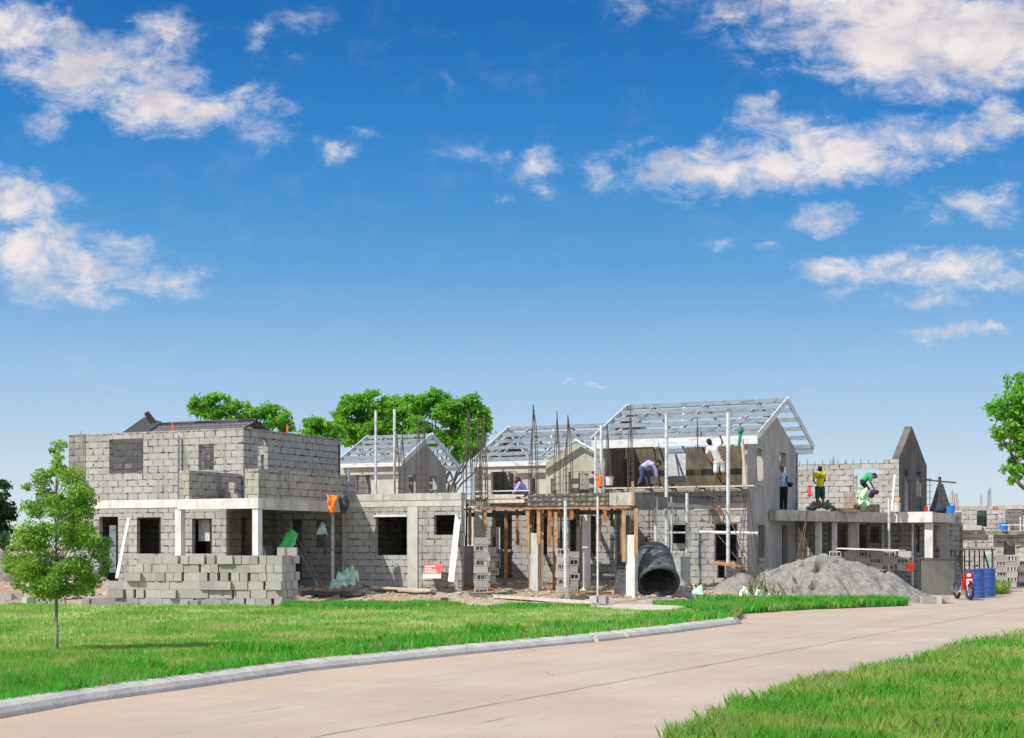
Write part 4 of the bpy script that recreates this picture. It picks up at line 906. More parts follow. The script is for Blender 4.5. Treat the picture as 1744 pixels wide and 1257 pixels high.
# ------------------------------------------------------------------ trees
def leaf_mesh(name, cl, size, m, parent, seed=1, feather=.25):
    """cl: list of (centre, radii, count); leaves lie mostly near each clump's shell"""
    r = np.random.default_rng(seed); Ps = []
    for c, rad, n in cl:
        d = r.normal(size=(n, 3)); d /= np.linalg.norm(d, axis=1)[:, None]; q = r.uniform(.15, 1.15, n) ** .7 * (1 + feather * (r.uniform(0, 1, n) ** 3))
        Ps.append(np.array(c) + d * np.array(rad) * q[:, None])
    P = np.concatenate(Ps); k = len(P); s = size * r.uniform(.6, 1.35, k)
    a = r.normal(size=(k, 3)); a /= np.linalg.norm(a, axis=1)[:, None]; b = np.cross(a, r.normal(size=(k, 3)) + np.array([0, 0, .8])); b /= np.linalg.norm(b, axis=1)[:, None]
    a *= s[:, None]; b *= (s * .48)[:, None]; nn = np.cross(a, b); nn /= np.linalg.norm(nn, axis=1)[:, None]
    V = np.stack([P - a * .5, P + b * .5 - a * .05, P + a * .5 - nn * (s * .12)[:, None], P - b * .5 - a * .05], 1).reshape(-1, 3)
    V -= np.array(wloc(parent)); me = bpy.data.meshes.new(name)
    me.vertices.add(len(V)); me.vertices.foreach_set('co', V.astype(np.float32).ravel()); me.loops.add(len(V)); me.loops.foreach_set('vertex_index', np.arange(len(V), dtype=np.int32))
    me.polygons.add(k); me.polygons.foreach_set('loop_start', np.arange(0, len(V), 4, dtype=np.int32)); me.polygons.foreach_set('loop_total', np.full(k, 4, dtype=np.int32))
    at = me.attributes.new('rnd', 'FLOAT', 'POINT'); cr = np.concatenate([np.full(n, r.uniform(0, .5)) for _, _, n in cl]) + r.uniform(0, .5, k)
    at.data.foreach_set('value', np.repeat(cr, 4).astype(np.float32)); me.materials.append(MATS[m]); me.update(calc_edges=True); me.validate()
    o = bpy.data.objects.new(name, me); C.objects.link(o); o.parent = parent; return o
def limb(M, a, b, r0, r1, seed, wob=.06, n=6):
    a, b = Vector(a), Vector(b); L = (b - a).length; pts = []
    for i in range(n + 1):
        f = i / n; p = a.lerp(b, f); w = wob * L * math.sin(math.pi * f)
        pts.append(p + Vector((noise.noise((seed, f * 2, 0)), noise.noise((seed, f * 2, 5)), noise.noise((seed, f * 2, 9)) * .5)) * w * 2)
    M.tube(pts, [r0 + (r1 - r0) * i / n for i in range(n + 1)], 7)
# the young tree on the lawn
tx, ty = XY(97, 21.6); gz0 = lawn_h(tx, ty)
t = thing('young_tree', (tx, ty, gz0), 'slender young tree with light green leaves standing on the lawn at left', 'tree')
M = MB(); zc = lambda py: Z(py, 21.6); limb(M, (tx, ty, gz0 - .05), (tx - .01, ty, zc(800)), .028, .008, 3, .02, 10)
rr_ = random.Random(4); cl = []
prof = [(772, 5), (790, 13), (808, 26), (825, 42), (845, 55), (868, 68), (890, 74), (912, 78), (935, 84), (958, 88), (978, 80), (992, 62)]
for i, (py, hw) in enumerate(prof):
    z = zc(py); nb = 2 + i
    for j in range(nb):
        a = rr_.uniform(0, 2 * math.pi); rad = hw / FP * 21.6 * math.sqrt(rr_.uniform(.15, 1)) * (1.0 if math.cos(a) > -.3 else .95)
        cx, cy, cz = tx + math.cos(a) * rad + .004 * i, ty + math.sin(a) * rad, z + rr_.uniform(-.14, .14)
        sc_ = rr_.uniform(.09, .17) * (1 if i > 2 else .6); cl.append(((cx, cy, cz), (sc_ * 1.2, sc_ * 1.2, sc_ * .8), int(170 * (sc_ / .1) ** 2)))
        limb(M, (tx, ty, max(zc(985), cz - .22 - rad * .45)), (cx, cy, cz), .009, .002, i * 9 + j, .05, 4)
for (px, py, s_) in ((178, 935, .08), (185, 962, .09), (172, 975, .09), (20, 935, .09), (14, 970, .08), (28, 995, .08), (150, 1000, .07), (60, 1003, .07), (80, 1003, .09), (118, 1004, .09), (42, 1002, .08), (100, 998, .1), (140, 992, .1), (88, 768, .04), (45, 830, .07), (152, 838, .07)):
    cx, cy = XY(px, 21.6); limb(M, (tx, ty, zc(py) - .15), (cx, cy, zc(py)), .008, .002, px, .05, 4); cl.append(((cx, cy, zc(py)), (s_, s_, s_ * .8), 75))
M.build('trunk', 'bark_pale', t, smooth=True); leaf_mesh('crown', cl, .055, 'leaf_young', t, 5)
def big_tree(name, label, px, Y, clumps, leaf, m, trunk_r=.22, base=0, seed=1, dens=560, px_tr=None, fork=None):
    x, y = XY(px, Y); t = thing(name, (x, y, base), label, 'tree'); M = MB(); r_ = random.Random(seed); fork = fork or 3.0
    M.tube([(x, y, base - .2), (x + .1, y, base + fork * .5), (x, y, base + fork)], [trunk_r * 1.2, trunk_r, trunk_r * .8], 10); cl = []
    for i, (cx, cy, rx, ry) in enumerate(clumps):
        for k in range(11):
            dy = r_.uniform(-1, 1) * rx / FP * Y * .9; yy2 = Y + dy
            qx, qy, qz = (cx - CX) / FP * Y + r_.uniform(-.75, .75) * rx / FP * Y, yy2, Z(cy, Y) + r_.uniform(-.75, .75) * ry / FP * Y
            R1 = rx / FP * Y * r_.uniform(.2, .55); R2 = ry / FP * Y * r_.uniform(.2, .5)
            cl.append(((qx, qy, qz), (R1, R1, R2), int(dens * (R1 * R2) / .25)))
        limb(M, (x, y, base + fork), ((cx - CX) / FP * Y, Y, Z(cy, Y)), trunk_r * .3, .02, i * 7 + seed, .12, 6)
    M.build('trunk', 'bark', t, smooth=True); leaf_mesh('crown', cl, leaf * .8, m, t, seed, .75); return t
big_tree('broadleaf_tree', 'broad leafy green tree rising behind the dark tiled roof', 395, 80, [(345, 693, 22, 15), (375, 688, 26, 17), (410, 700, 26, 17), (445, 706, 28, 18), (475, 716, 22, 15), (360, 712, 24, 18), (420, 725, 36, 22), (490, 726, 12, 12)], .26, 'leaf_tree', .2, 0, 11)
big_tree('broadleaf_tree', 'lower bright green tree behind the end of the far left block house', 545, 78, [(530, 728, 18, 14), (550, 722, 20, 14), (545, 745, 30, 20), (575, 735, 16, 14)], .26, 'leaf_tree', .2, 0, 12)
big_tree('broadleaf_tree', 'big full-crowned green tree behind the first pair of steel posts', 640, 82, [(600, 690, 26, 20), (628, 680, 20, 18), (590, 715, 26, 24), (625, 712, 30, 26), (655, 705, 26, 22), (675, 695, 24, 20), (610, 742, 32, 22), (660, 738, 34, 24), (690, 720, 26, 26)], .27, 'leaf_tree', .24, 0, 13)
big_tree('broadleaf_tree', 'wide green tree with visible limbs left of the gabled steel-roofed house', 755, 80, [(710, 686, 26, 18), (735, 680, 26, 16), (762, 688, 24, 18), (790, 688, 22, 15), (812, 694, 20, 17), (822, 720, 18, 20), (735, 712, 34, 24), (775, 715, 30, 24), (800, 742, 28, 26), (725, 748, 36, 22), (818, 762, 18, 26), (790, 775, 18, 14), (765, 752, 24, 22)], .27, 'leaf_tree', .24, 0, 14)
big_tree('overhanging_tree', 'leafy tree cut by the right edge with branches hanging over the sky', 1800, 40, [(1738, 655, 24, 24), (1715, 680, 26, 20), (1750, 690, 34, 30), (1705, 700, 20, 14), (1730, 715, 32, 24), (1702, 735, 15, 13), (1728, 745, 28, 20), (1760, 740, 36, 34), (1718, 765, 16, 12), (1742, 775, 22, 20), (1735, 800, 16, 14), (1713, 798, 12, 8), (1728, 817, 12, 9), (1775, 700, 50, 60), (1790, 760, 50, 50), (1800, 820, 40, 30)], .17, 'leaf_tree', .22, 0, 15, dens=620, fork=2.4)
big_tree('dark_tree', 'dark rounded tree at the left edge behind the young tree', 5, 75, [(-25, 850, 40, 34), (5, 840, 24, 22), (-5, 880, 30, 34), (12, 870, 14, 20), (-30, 910, 40, 30), (5, 912, 20, 24)], .3, 'leaf_dark', .3, 0, 16, dens=210, fork=1.0)
big_tree('dark_tree', 'low dark bush in front of the dark tree at the left edge', 20, 66, [(0, 925, 22, 14), (25, 930, 14, 9)], .22, 'leaf_dark', .08, 0, 17, dens=210, fork=.2)

# ------------------------------------------------------------------ loose concrete blocks
def block_mesh():
    bm = bmesh.new(); L, D, H = .385, .19, .19; xs = [-L / 2, -.155, -.055, -.042, .058, .071, .155, L / 2]; xs = [-L / 2, -.158, -.062, -.048, .048, .062, .158, L / 2]; ys = [-D / 2, -.058, .058, D / 2]
    vt = {}
    def V(i, j, z): 
        k = (i, j, z)
        if k not in vt: vt[k] = bm.verts.new((xs[i], ys[j], z))
        return vt[k]
    hole = lambda i, j: j == 1 and i in (1, 3, 5)
    for i in range(7):
        for j in range(3):
            if hole(i, j):
                for (p, q) in (((i, j), (i + 1, j)), ((i + 1, j), (i + 1, j + 1)), ((i + 1, j + 1), (i, j + 1)), ((i, j + 1), (i, j))): bm.faces.new((V(*q, 0), V(*p, 0), V(*p, H), V(*q, H)))
                continue
            bm.faces.new((V(i, j, H), V(i + 1, j, H), V(i + 1, j + 1, H), V(i, j + 1, H))); bm.faces.new((V(i, j + 1, 0), V(i + 1, j + 1, 0), V(i + 1, j, 0), V(i, j, 0)))
    for i in range(7):
        bm.faces.new((V(i, 0, 0), V(i + 1, 0, 0), V(i + 1, 0, H), V(i, 0, H))); bm.faces.new((V(i + 1, 3, 0), V(i, 3, 0), V(i, 3, H), V(i + 1, 3, H)))
    for j in range(3):
        bm.faces.new((V(0, j + 1, 0), V(0, j, 0), V(0, j, H), V(0, j + 1, H))); bm.faces.new((V(7, j, 0), V(7, j + 1, 0), V(7, j + 1, H), V(7, j, H)))
    ed = [e for e in bm.edges if (abs(e.verts[0].co.x) > L / 2 - .001 and abs(e.verts[1].co.x) > L / 2 - .001 or abs(e.verts[0].co.y) > D / 2 - .001 and abs(e.verts[1].co.y) > D / 2 - .001) and len(e.link_faces) == 2 and e.calc_face_angle() > .5]
    bmesh.ops.bevel(bm, geom=ed, offset=.006, segments=1, affect='EDGES')
    me = bpy.data.meshes.new('concrete_block'); bm.to_mesh(me); bm.free(); me.materials.append(MATS['loose_block']); return me
BMESH = block_mesh(); ORD = ['first', 'second', 'third', 'fourth', 'fifth', 'sixth', 'seventh', 'eighth', 'ninth', 'tenth', 'eleventh', 'twelfth', 'thirteenth', 'fourteenth', 'fifteenth', 'sixteenth', 'seventeenth', 'eighteenth', 'nineteenth', 'twentieth', 'twenty-first', 'twenty-second', 'twenty-third', 'twenty-fourth']
def put_block(x, y, z, rz, label, group, rx=0.0, sc=1.0):
    o = bpy.data.objects.new('concrete_block', BMESH); C.objects.link(o)
    o.rotation_euler = (rx, 0, rz); o.location = (x, y, z); o.scale = (sc, sc, sc * (1.065 if 'long stack' in label else 1))
    return tag(o, label, 'block', group)
# the long stack in front of the far left house; six courses, right end three rows deep
AL = -R(7); kx, ky = math.cos(AL), math.sin(AL)
SX1, SY1 = XY(480, 38.9); bh = .219
def stk(d, e): return (SX1 - kx * d - ky * e * 1.0, SY1 - ky * d + kx * e)      # d leftwards along the face, e backwards
LEN = (472 - 196) / FP * 39.0 / kx
cname = ['bottom', 'second', 'third', 'fourth', 'fifth', 'top']
zb = .045
rb = random.Random(21)
for c in range(6):
    end = LEN + [.05, -.05, .1, -.7, -.45, -.1][c] - (.0, .0, .0, -.5, .1, .75)[c]; d = 0.0; i = 0
    end = [4.3, 4.2, 4.25, 4.0, 3.85, 3.7][c]
    while d < end:
        head = rb.random() < (.6 if c % 2 == 1 else .3); w = .193 if head else .39
        if i == 0 and c % 2 == 0: head, w = True, .193
        jit = rb.uniform(-.02, .02); 
        if rb.random() < .08: jit -= .08
        x, y = stk(d + w / 2, (.19 if head else .095) + jit)
        put_block(x, y, zb + c * bh, AL + (math.pi / 2 if head else 0) + rb.uniform(-.02, .02), f'{ORD[i]} block from the right, front of the {cname[c]} course, long stack by the lawn', 'blocks of the long stack by the lawn', sc=1.06)
        if not head and (c == 5 or d < .5):
            x, y = stk(d + w / 2, .31); put_block(x, y, zb + c * bh, AL + rb.uniform(-.02, .02), f'block behind the {ORD[i]} front block from right, {cname[c]} course, long stack', 'blocks of the long stack by the lawn', sc=1.04)
        d += w + (rb.uniform(.05, .11) if rb.random() < .22 else rb.uniform(.018, .03)); i += 1
    # the right end, receding
    e = .42; j = 0
    while e < 1.35:
        head = (j + c) % 2 == 0; w = .39 if head else .193
        x, y = stk((.19 if not head else .095) + rb.uniform(-.03, .05), e + w / 2)
        put_block(x, y, zb + c * bh, AL + (math.pi / 2 if head else 0) + rb.uniform(-.03, .03), f'{ORD[j]} block behind the corner, {cname[c]} course, shaded right end of the long stack', 'blocks of the long stack by the lawn', sc=1.05)
        e += w + .025; j += 1
for k, (d, e) in enumerate(((.06, .25), (-.0, .75))):
    x, y = stk(d, e); put_block(x, y, zb + 6 * bh, AL + math.pi / 2 * (1 - k) + .1, ['pale concrete block lying on top of the right end of the long stack', 'concrete block behind the pale one on top of the long stack'][k], 'blocks of the long stack by the lawn')
GR = 'loose blocks lying about the site'
LB = [(52, 1030, 40.6, 1, 0, 'grey block lying beside the young tree, long face showing'), (26, 1021, 42, .2, 0, 'grey block at the left edge beyond the lawn'), (8, 1023, 41.8, .1, 0, 'leftmost grey block touching the left edge'), (76, 1031, 40.4, .1, 0, 'grey block just left of the young trunk'), (98, 1031, 40.2, .1, 0, 'grey block directly behind the young trunk'),
      (118, 1016, 43, .3, 0, 'grey block behind and right of the young tree'), (150, 1032, 40.2, 1.5, 0, 'pale block end-on right of the young tree'), (170, 1032, 40.1, .1, 0, 'grey block in the low row left of the long stack'), (192, 1031, 40.0, .2, 0, 'broken-looking block at the foot of the long stack'), (213, 1031, 39.8, .2, 0, 'dark faced block at the left foot of the long stack'),
      (317, 1037, 38.3, 1.5, 0, 'single block standing on the grass edge before the long stack'), (333, 1037, 38.2, 1.55, 0, 'second block on the grass edge before the long stack'), (364, 1036, 38.4, .05, 0, 'block lying flat before the middle of the long stack'), (60, 1012, 44, .4, 0, 'small heap block far behind the young tree'), (135, 1009, 45, .9, 0, 'tilted block on the rubble behind the young tree'),
      (1014, 1027, 41.2, 1.2, 0, 'left one of two blocks on the dirt by the thin grey pole'), (1028, 1028, 41.0, 1.3, 0, 'right one of two blocks on the dirt by the thin grey pole'),
      (1581, 1028, 42.3, .06, 0, 'leftmost of three blocks at the right foot of the sand pile'), (1597, 1028, 42.4, 1.3, 0, 'middle of three blocks at the right foot of the sand pile'), (1610, 1026, 42.8, 1.4, 0, 'rightmost of three blocks at the right foot of the sand pile'),
      (1215, 1027, 42.5, .3, 0, 'block half hidden in the grass left of the white sacks'), (200, 1012, 41.5, 1.4, 0, 'upper one of two stepped blocks left of the long stack'), (212, 1012, 41.2, .1, .0, 'lower one of two stepped blocks left of the long stack')]
for (px, py, Y, rz, rx, lab) in LB:
    x, y = XY(px, Y); put_block(x, y, max(Z(py, Y), -.02), rz, lab, GR, sc=1.05)
def pile(px, Y, nx, nz, z0, rz, what, hole=True, gap=.41, sc=1.0, rows=1, skip=()):
    x0_, y0_ = XY(px, Y); co, si = math.cos(rz), math.sin(rz)
    for k in range(nz):
        for i in range(nx):
            if (i, k) in skip: continue
            dx = (i - (nx - 1) / 2) * gap + .02 * ((k * 7 + i * 3) % 3 - 1)
            hk = hole and (k + i) % 2 == 0
            x, y = x0_ + co * dx, y0_ + si * dx
            if hk: o = put_block(x + si * .095, y - co * .095 + .19, z0 + k * .205 + .1, rz, '', what, rx=R(90), sc=sc); o.location = (x, y + .10, z0 + k * .205 + .095)
            else: o = put_block(x, y, z0 + k * .205, rz, '', what, sc=sc)
            o['label'] = f"{'holed' if hk else 'plain'} block, {cn(k, nz)} course, {cn2(i, nx)}, {what}"
def cn(k, n): return 'top' if k == n - 1 else 'bottom' if k == 0 else ORD[k] + ' lowest'
def cn2(i, n): return 'only one' if n == 1 else 'left end' if i == 0 else 'right end' if i == n - 1 else ORD[i] + ' from left'
gg = lambda px, Y: ground_h(*XY(px, Y))
pile(820, 43.2, 1, 8, gg(820, 43.2), .1, 'thin block stack beside the pale timber column', gap=.4)
pile(833, 44.2, 1, 6, gg(833, 44.2), .9, 'second block stack by the left doorway')
pile(959, 42.4, 1, 7, gg(959, 42.4), .05, 'block pier stacked right of the middle column')
pile(973, 43.4, 1, 6, gg(973, 43.4), .1, 'block pier just behind the middle stack')
pile(1157, 45.3, 1, 2, 1.22, -.1, 'pair of hollow blocks standing on the grey drum', sc=.95)
pile(1712, 59.5, 2, 6, 0, -.05, 'big far right block stack', gap=.42, sc=1.15)
pile(1703, 60.8, 1, 6, 0, 1.2, 'block stack left behind the big far right one', sc=1.15)
pile(1740, 60, 1, 5, 0, .3, 'block stack at the right edge', sc=1.15)
pile(1482, 47.6, 6, 3, Z(966, 47.6) - .1, -.42, 'row of blocks piled behind the sand', gap=.42, sc=1.0)
MB().hexa([P3(1426, 934, 48.4), P3(1538, 938, 46.9), P3(1533, 936, 47.8), P3(1430, 932.5, 49.0)], [P3(1426, 932, 48.4), P3(1538, 935.5, 46.9), P3(1533, 933.5, 47.8), P3(1430, 930.5, 49.0)])
tag(MB().bar(P3(1430, 934, 47.9) + Vector((0, 0, .0)), P3(1537, 937.5, 46.6), .5, .04).build('white_board', 'white_plastic'), 'long white board lying on the row of blocks behind the sand pile', 'board')

# ------------------------------------------------------------------ sand pile and small heaps
def heap(name, label, cat, P, zt, m, seed, nx=70, ny=46, tex=.09, lumps=None):
    """P: (x0, x1, y0, y1) footprint, heights from the profile function zt(u, v)"""
    x0, x1, y0, y1 = P; v = []; f = []
    for j in range(ny + 1):
        for i in range(nx + 1):
            u, w = i / nx, j / ny; x = x0 + (x1 - x0) * u; y = y0 + (y1 - y0) * w; h_ = zt(u, w)
            e = min(1, h_ * 3); n_ = noise.noise((x * 1.1 + seed, y * 1.1, 0)) * 1.3 + noise.noise((x * 3.2, y * 3.2, seed)) * .8 + noise.noise((x * 8, y * 8, seed)) * .4
            if lumps: n_ -= (lumps(u, w) + .25) * max(0, noise.noise((x * 3.0, y * 3.0, 7)) - .05) * 9
            v.append((x, y, ground_h(x, y) - .04 + h_ + n_ * tex * e))
    for j in range(ny):
        for i in range(nx): a = j * (nx + 1) + i; f.append((a, a + 1, a + nx + 2, a + nx + 1))
    M = MB(); M.v = v; M.f = f; M.uv = [(0, 0)] * (4 * len(f)); return tag(M.build(name, m, smooth=True), label, cat)
sx0, sx1 = XY(1262, 44)[0], XY(1612, 44)[0]
def sandz(u, w):
    ridge = np.interp(u, [0, .1, .2, .3, .38, .44, .55, .68, .78, .88, 1.0], [0, .36, .78, 1.12, 1.40, 1.44, 1.28, 1.10, .86, .42, 0])
    y_ = (w - .5) * 2; return max(0.0, float(ridge) * max(0.0, 1 - abs(y_) ** 1.4) - .02)
heap('sand_pile', 'large grey sand pile with footprints beside the road, grass at its front', 'sand pile', (sx0, sx1, 42.2, 47.2), sandz, 'sand', 3, 130, 90, .085, lambda u, w: max(0, 1 - abs(u - .33) / .22))
heap('gravel_heap', 'small cone of grey gravel against the main house corner behind white sacks', 'heap', (XY(1215, 45)[0], XY(1322, 45)[0], 43.6, 46.6), lambda u, w: max(0, .5 * (1 - math.hypot((u - .5) * 2, (w - .5) * 2) ** 1.0)), 'sand', 8, 50, 40, .03)
heap('dirt_heap', 'low heap of pale dirt behind the young tree', 'heap', (XY(40, 46)[0], XY(205, 46)[0], 44.2, 48), lambda u, w: max(0, .55 * (1 - math.hypot((u - .5) * 2, (w - .5) * 2) ** 1.5)), 'rubble', 12, 50, 30, .12)
heap('rubble_heap', 'broken pale rubble at the left edge below the dark tree', 'heap', (XY(-60, 50)[0], XY(45, 50)[0], 48, 52), lambda u, w: max(0, 1.1 * (1 - math.hypot((u - .5) * 2, (w - .5) * 2) ** 1.5)), 'rubble', 13, 40, 30, .16)
# scattered stones: nobody could count them
M = MB(); rs = random.Random(5)
for k in range(2600):
    Y = rs.uniform(42.3, 46.5); px = rs.uniform(500, 1215) if rs.random() < .8 else rs.uniform(-20, 300); x, y = XY(px, Y)
    if noise.noise((x * .6, y * .9, 4)) < -.1 and rs.random() < .8: continue
    r = rs.uniform(.015, .05) * (2.0 if rs.random() < .08 else 1); M.blob((x, y, ground_h(x, y) + r * .3), (r * rs.uniform(.8, 1.6), r, r * rs.uniform(.4, .8)), 6, 4, .5, k)
tag(M.build('rubble', 'rubble', origin=(0, 0, 0)), 'broken stones and block chips strewn over the dirt before the houses', 'rubble', kind='stuff')
def gp(px, Y, dz=0.0): x, y = XY(px, Y); return Vector((x, y, ground_h(x, y) + dz))
def plank(a, b, w, hh, m, label, cat='plank', name='plank'):
    return tag(MB().bar(a, b, w, hh).build(name, m), label, cat)
plank(gp(636, 44.2, .12), gp(736, 43.6, .12), .3, .05, 'wood_pale', 'pale plank lying on the rubble below the big black window')
plank(gp(842, 42.6, .07), gp(1010, 41.6, .07), .16, .08, 'wood_pale', 'long pale timber on the dirt in front of the frame')
plank(gp(722, 43.9, .22), gp(775, 43.6, .2), .1, .03, 'rust_steel', 'rust brown strip lying below the red sign', 'strip', 'steel_strip')
plank(gp(515, 43.3, .08), gp(618, 42.9, .08), .28, .08, 'steel_dark', 'dark grey steel beam lying on the rubble left of the tarps', 'beam', 'steel_beam_piece')
plank(gp(800, 43.0, .05), gp(880, 42.7, .12), .1, .04, 'wood_dark', 'thin dark board on the dirt near the path')
plank(gp(905, 41.9, .03), gp(952, 41.7, .03), .35, .02, 'tarp_pale', 'small pale green sheet flat on the dirt by the path', 'sheet', 'plastic_sheet')
for (a, b, lab) in (((790, 44.3), (848, 43.9), 'reddish bar lying left of the middle column'), ((930, 43.6), (1060, 42.6), 'thin rusty bar lying on the dirt by the block pier')):
    tag(MB().bar(gp(*a, .06), gp(*b, .06), .035).build('steel_bar', 'rust_steel'), lab, 'bar')
M = MB()
for k in range(7): p = gp(752 + k * 1.7, 42.4, .05); M.box(p, (.03, .04, .12), .1)
tag(M.build('plastic_crate', 'steel_dark'), 'small dark slatted bit of formwork on the dirt before the red sign', 'form piece')

# ------------------------------------------------------------------ props
x, y = XY(736, 44.0)
s = thing('warning_sign', (x, y, gg(736, 44)), 'red sign with white lower band leaning on the block wall beside the window', 'sign')
a, b = P3(720.5, 985, 43.7), P3(751, 985, 43.4); bk = Vector((.04, .28, 0)); top = P3(722.5, 960.5, 44.0), P3(752.5, 960, 43.7)
M = MB(); M.hexa([a, b, b + Vector((0, .03, 0)), a + Vector((0, .03, 0))], [top[0], top[1], top[1] + Vector((0, .03, 0)), top[0] + Vector((0, .03, 0))]); M.build('panel', 'sign_red', s)
def onp(u, v, o=.006): p = a.lerp(b, u).lerp(top[0].lerp(top[1], u), v); return p + Vector((0, -o, 0))
def strip_(nm, m, u0, u1, v0, v1, o=.006): M = MB(); M.poly([onp(u0, v0, o), onp(u1, v0, o), onp(u1, v1, o), onp(u0, v1, o)]); return M.build(nm, m, s)
strip_('lower_band', 'sign_white', .01, .99, .01, .30); strip_('green_arc', 'sign_green', .2, .75, .22, .31, .009)
M = MB()
for v, u1 in ((.84, .62), (.70, .40), (.58, .72), (.44, .68)):
    u = .06
    while u < u1: w = random.uniform(.03, .08); M.poly([onp(u, v - .03, .009), onp(u + w, v - .03, .009), onp(u + w, v + .025, .009), onp(u, v + .025, .009)]); u += w + .018
M.build('lettering', 'sign_white', s)
tag(MB().bar(P3(768, 991, 43.2), P3(782, 862, 43.9), .17, .09, up=(0, 1, 0)).build('steel_channel', 'white_paint'), 'long white metal channel leaning against the low house wall', 'channel')
plank(P3(199, 985, 43.8), P3(219, 884, 45.6), .09, .06, 'galv_white', 'grey metal channel leaning beside the far left doorway', 'channel', 'steel_channel')
plank(P3(192, 975, 46.6), P3(192, 895, 46.9), .2, .05, 'galv', 'flat galvanised strip standing inside the far left doorway', 'strip', 'steel_strip')
def sheet(name, label, cat, P, m, nx=10, ny=10, amp=.08, seed=0, th=.01):
    """P: 4 corners (px,py,Y); a crumpled sheet with thickness"""
    c = [P3(*p) for p in P]; nn = (c[1] - c[0]).cross(c[3] - c[0]).normalized(); M = MB(); base = []
    for k in (0, 1):
        for j in range(ny + 1):
            for i in range(nx + 1):
                u, v = i / nx, j / ny; p = c[0].lerp(c[1], u).lerp(c[3].lerp(c[2], u), v)
                M.v.append(tuple(p + nn * (noise.noise((u * 3 + seed, v * 3, seed)) * amp * 2 + noise.noise((u * 8, v * 8, seed)) * amp * .6 + k * th)))
    N_ = (nx + 1) * (ny + 1)
    for j in range(ny):
        for i in range(nx):
            q = j * (nx + 1) + i; M.f.append((q, q + 1, q + nx + 2, q + nx + 1)); M.f.append((N_ + q + nx + 1, N_ + q + nx + 2, N_ + q + 1, N_ + q)); M.uv += [(0, 0)] * 8
    def edge(ids):
        for p, q in zip(ids[:-1], ids[1:]): M.f.append((q, p, N_ + p, N_ + q)); M.uv.extend([(0, 0)] * 4)
    edge(list(range(nx + 1))); edge([ny * (nx + 1) + i for i in range(nx + 1)][::-1]); edge([j * (nx + 1) for j in range(ny + 1)][::-1]); edge([j * (nx + 1) + nx for j in range(ny + 1)])
    return tag(M.build(name, m, smooth=True), label, cat)
sheet('green_sheet', 'bright green plastic sheet leaning under the wraparound balcony', 'sheet', [(473, 940, 42.6), (496, 942, 42.4), (508, 908, 42.9), (490, 899, 43.1)], 'green_sheet', 8, 8, .06, 2)
tag(MB().bar(P3(486, 897, 43.1), P3(542, 998, 42.2), .05).build('steel_bar', 'steel_dark'), 'dark bar leaning across the green sheet down to the rubble', 'bar')
tag(MB().bar(P3(504, 912, 43.4), P3(548, 998, 42.4), .03).build('steel_bar', 'rebar'), 'thin dark bar behind the one leaning across the green sheet', 'bar')
sheet('hanging_cloth', 'pale cloth hanging in the window below the balcony', 'cloth', [(538, 910, 44.3), (558, 912, 44.2), (553, 892, 44.4), (548, 889, 44.4)], 'tarp_pale', 6, 6, .05, 5)
sheet('black_cloth', 'narrow black cloth hanging below the pale cloth in the window', 'cloth', [(551, 945, 44.0), (557, 943, 44.0), (556, 909, 44.1), (551, 909, 44.1)], 'black_plastic', 4, 6, .03, 6)
sheet('orange_cloth', 'orange cloth wrapped at the corner of the balcony beam', 'cloth', [(561, 876, 43.5), (571, 873, 43.4), (575, 844, 43.5), (560, 843, 43.6)], 'orange_cloth', 8, 10, .12, 7, .04)
M = MB(); M.blob(P3(586, 858, 44.4), (.15, .1, .27), 14, 10, .5, 4); tag(M.build('black_bag', 'black_plastic', smooth=True), 'black bag hanging on the beam beside the orange cloth', 'bag')
for k, (P, lab) in enumerate(((((571, 998, 42.9), (606, 996, 43.0), (604, 976, 43.7), (575, 972, 43.8)), 'crumpled pale green tarp on the rubble, left of the heap'), (((585, 992, 43.3), (612, 992, 43.3), (610, 968, 43.9), (591, 966, 44.0)), 'crumpled greenish tarp at the back of the tarp heap'), (((560, 1000, 42.8), (590, 1001, 42.7), (588, 988, 43.0), (566, 990, 43.2)), 'flat pale tarp at the front of the tarp heap'))):
    sheet('tarp', lab, 'tarp', P, ['tarp_pale', 'sack_green', 'tarp_pale'][k], 12, 10, .09, k * 3 + 1)
sheet('wire_coil_sheet', 'teal crumpled netting on the ground left of the grey drum', 'netting', [(1178, 1013, 42.9), (1198, 1013, 42.8), (1198, 1000, 43.3), (1182, 998, 43.4)], 'tarp_pale', 8, 8, .1, 9)
# black tank lying tilted
cB = P3(1121, 993, 43.0); cB.z = .56; ax = Vector((-.06, .74, .66)).normalized(); r0 = .585
tk = thing('water_tank', (cB.x, cB.y + .3, .1), 'big black plastic tank lying tilted with its open end facing the road', 'tank'); M = MB()
M.lathe([(r0 - .09, .12), (r0 - .05, 0), (r0 - .0, -.02), (r0 + .02, .03), (r0, .07), (r0 * .985, .3), (r0 * .96, .62), (r0 * .93, .95), (r0 * .88, 1.15), (r0 * .74, 1.28), (r0 * .45, 1.36), (0.001, 1.38)], cB, 40, ax)
M.lathe([(r0 - .05, .0), (r0 - .07, .3), (r0 * .88, .9), (r0 * .7, 1.2), (.001, 1.3)][::-1], cB, 40, ax); M.build('body', 'tank_skin', tk, smooth=True)
MB().lathe([(r0 + .0, -.03), (r0 + .035, -.02), (r0 + .035, .04), (r0 + .0, .05), (r0 - .02, .0), (r0, -.03)], cB, 40, ax).build('rim', 'steel_dark', tk, smooth=True)
up_ = ax.cross(Vector((1, 0, 0))).normalized(); up_ = up_ if up_.z > 0 else -up_
hc = cB + ax * .2 + up_ * (r0 * .995); MB().lathe([(.001, .012), (.05, .012), (.055, -.02)], hc, 12, up_).build('outlet', 'rubber', tk)
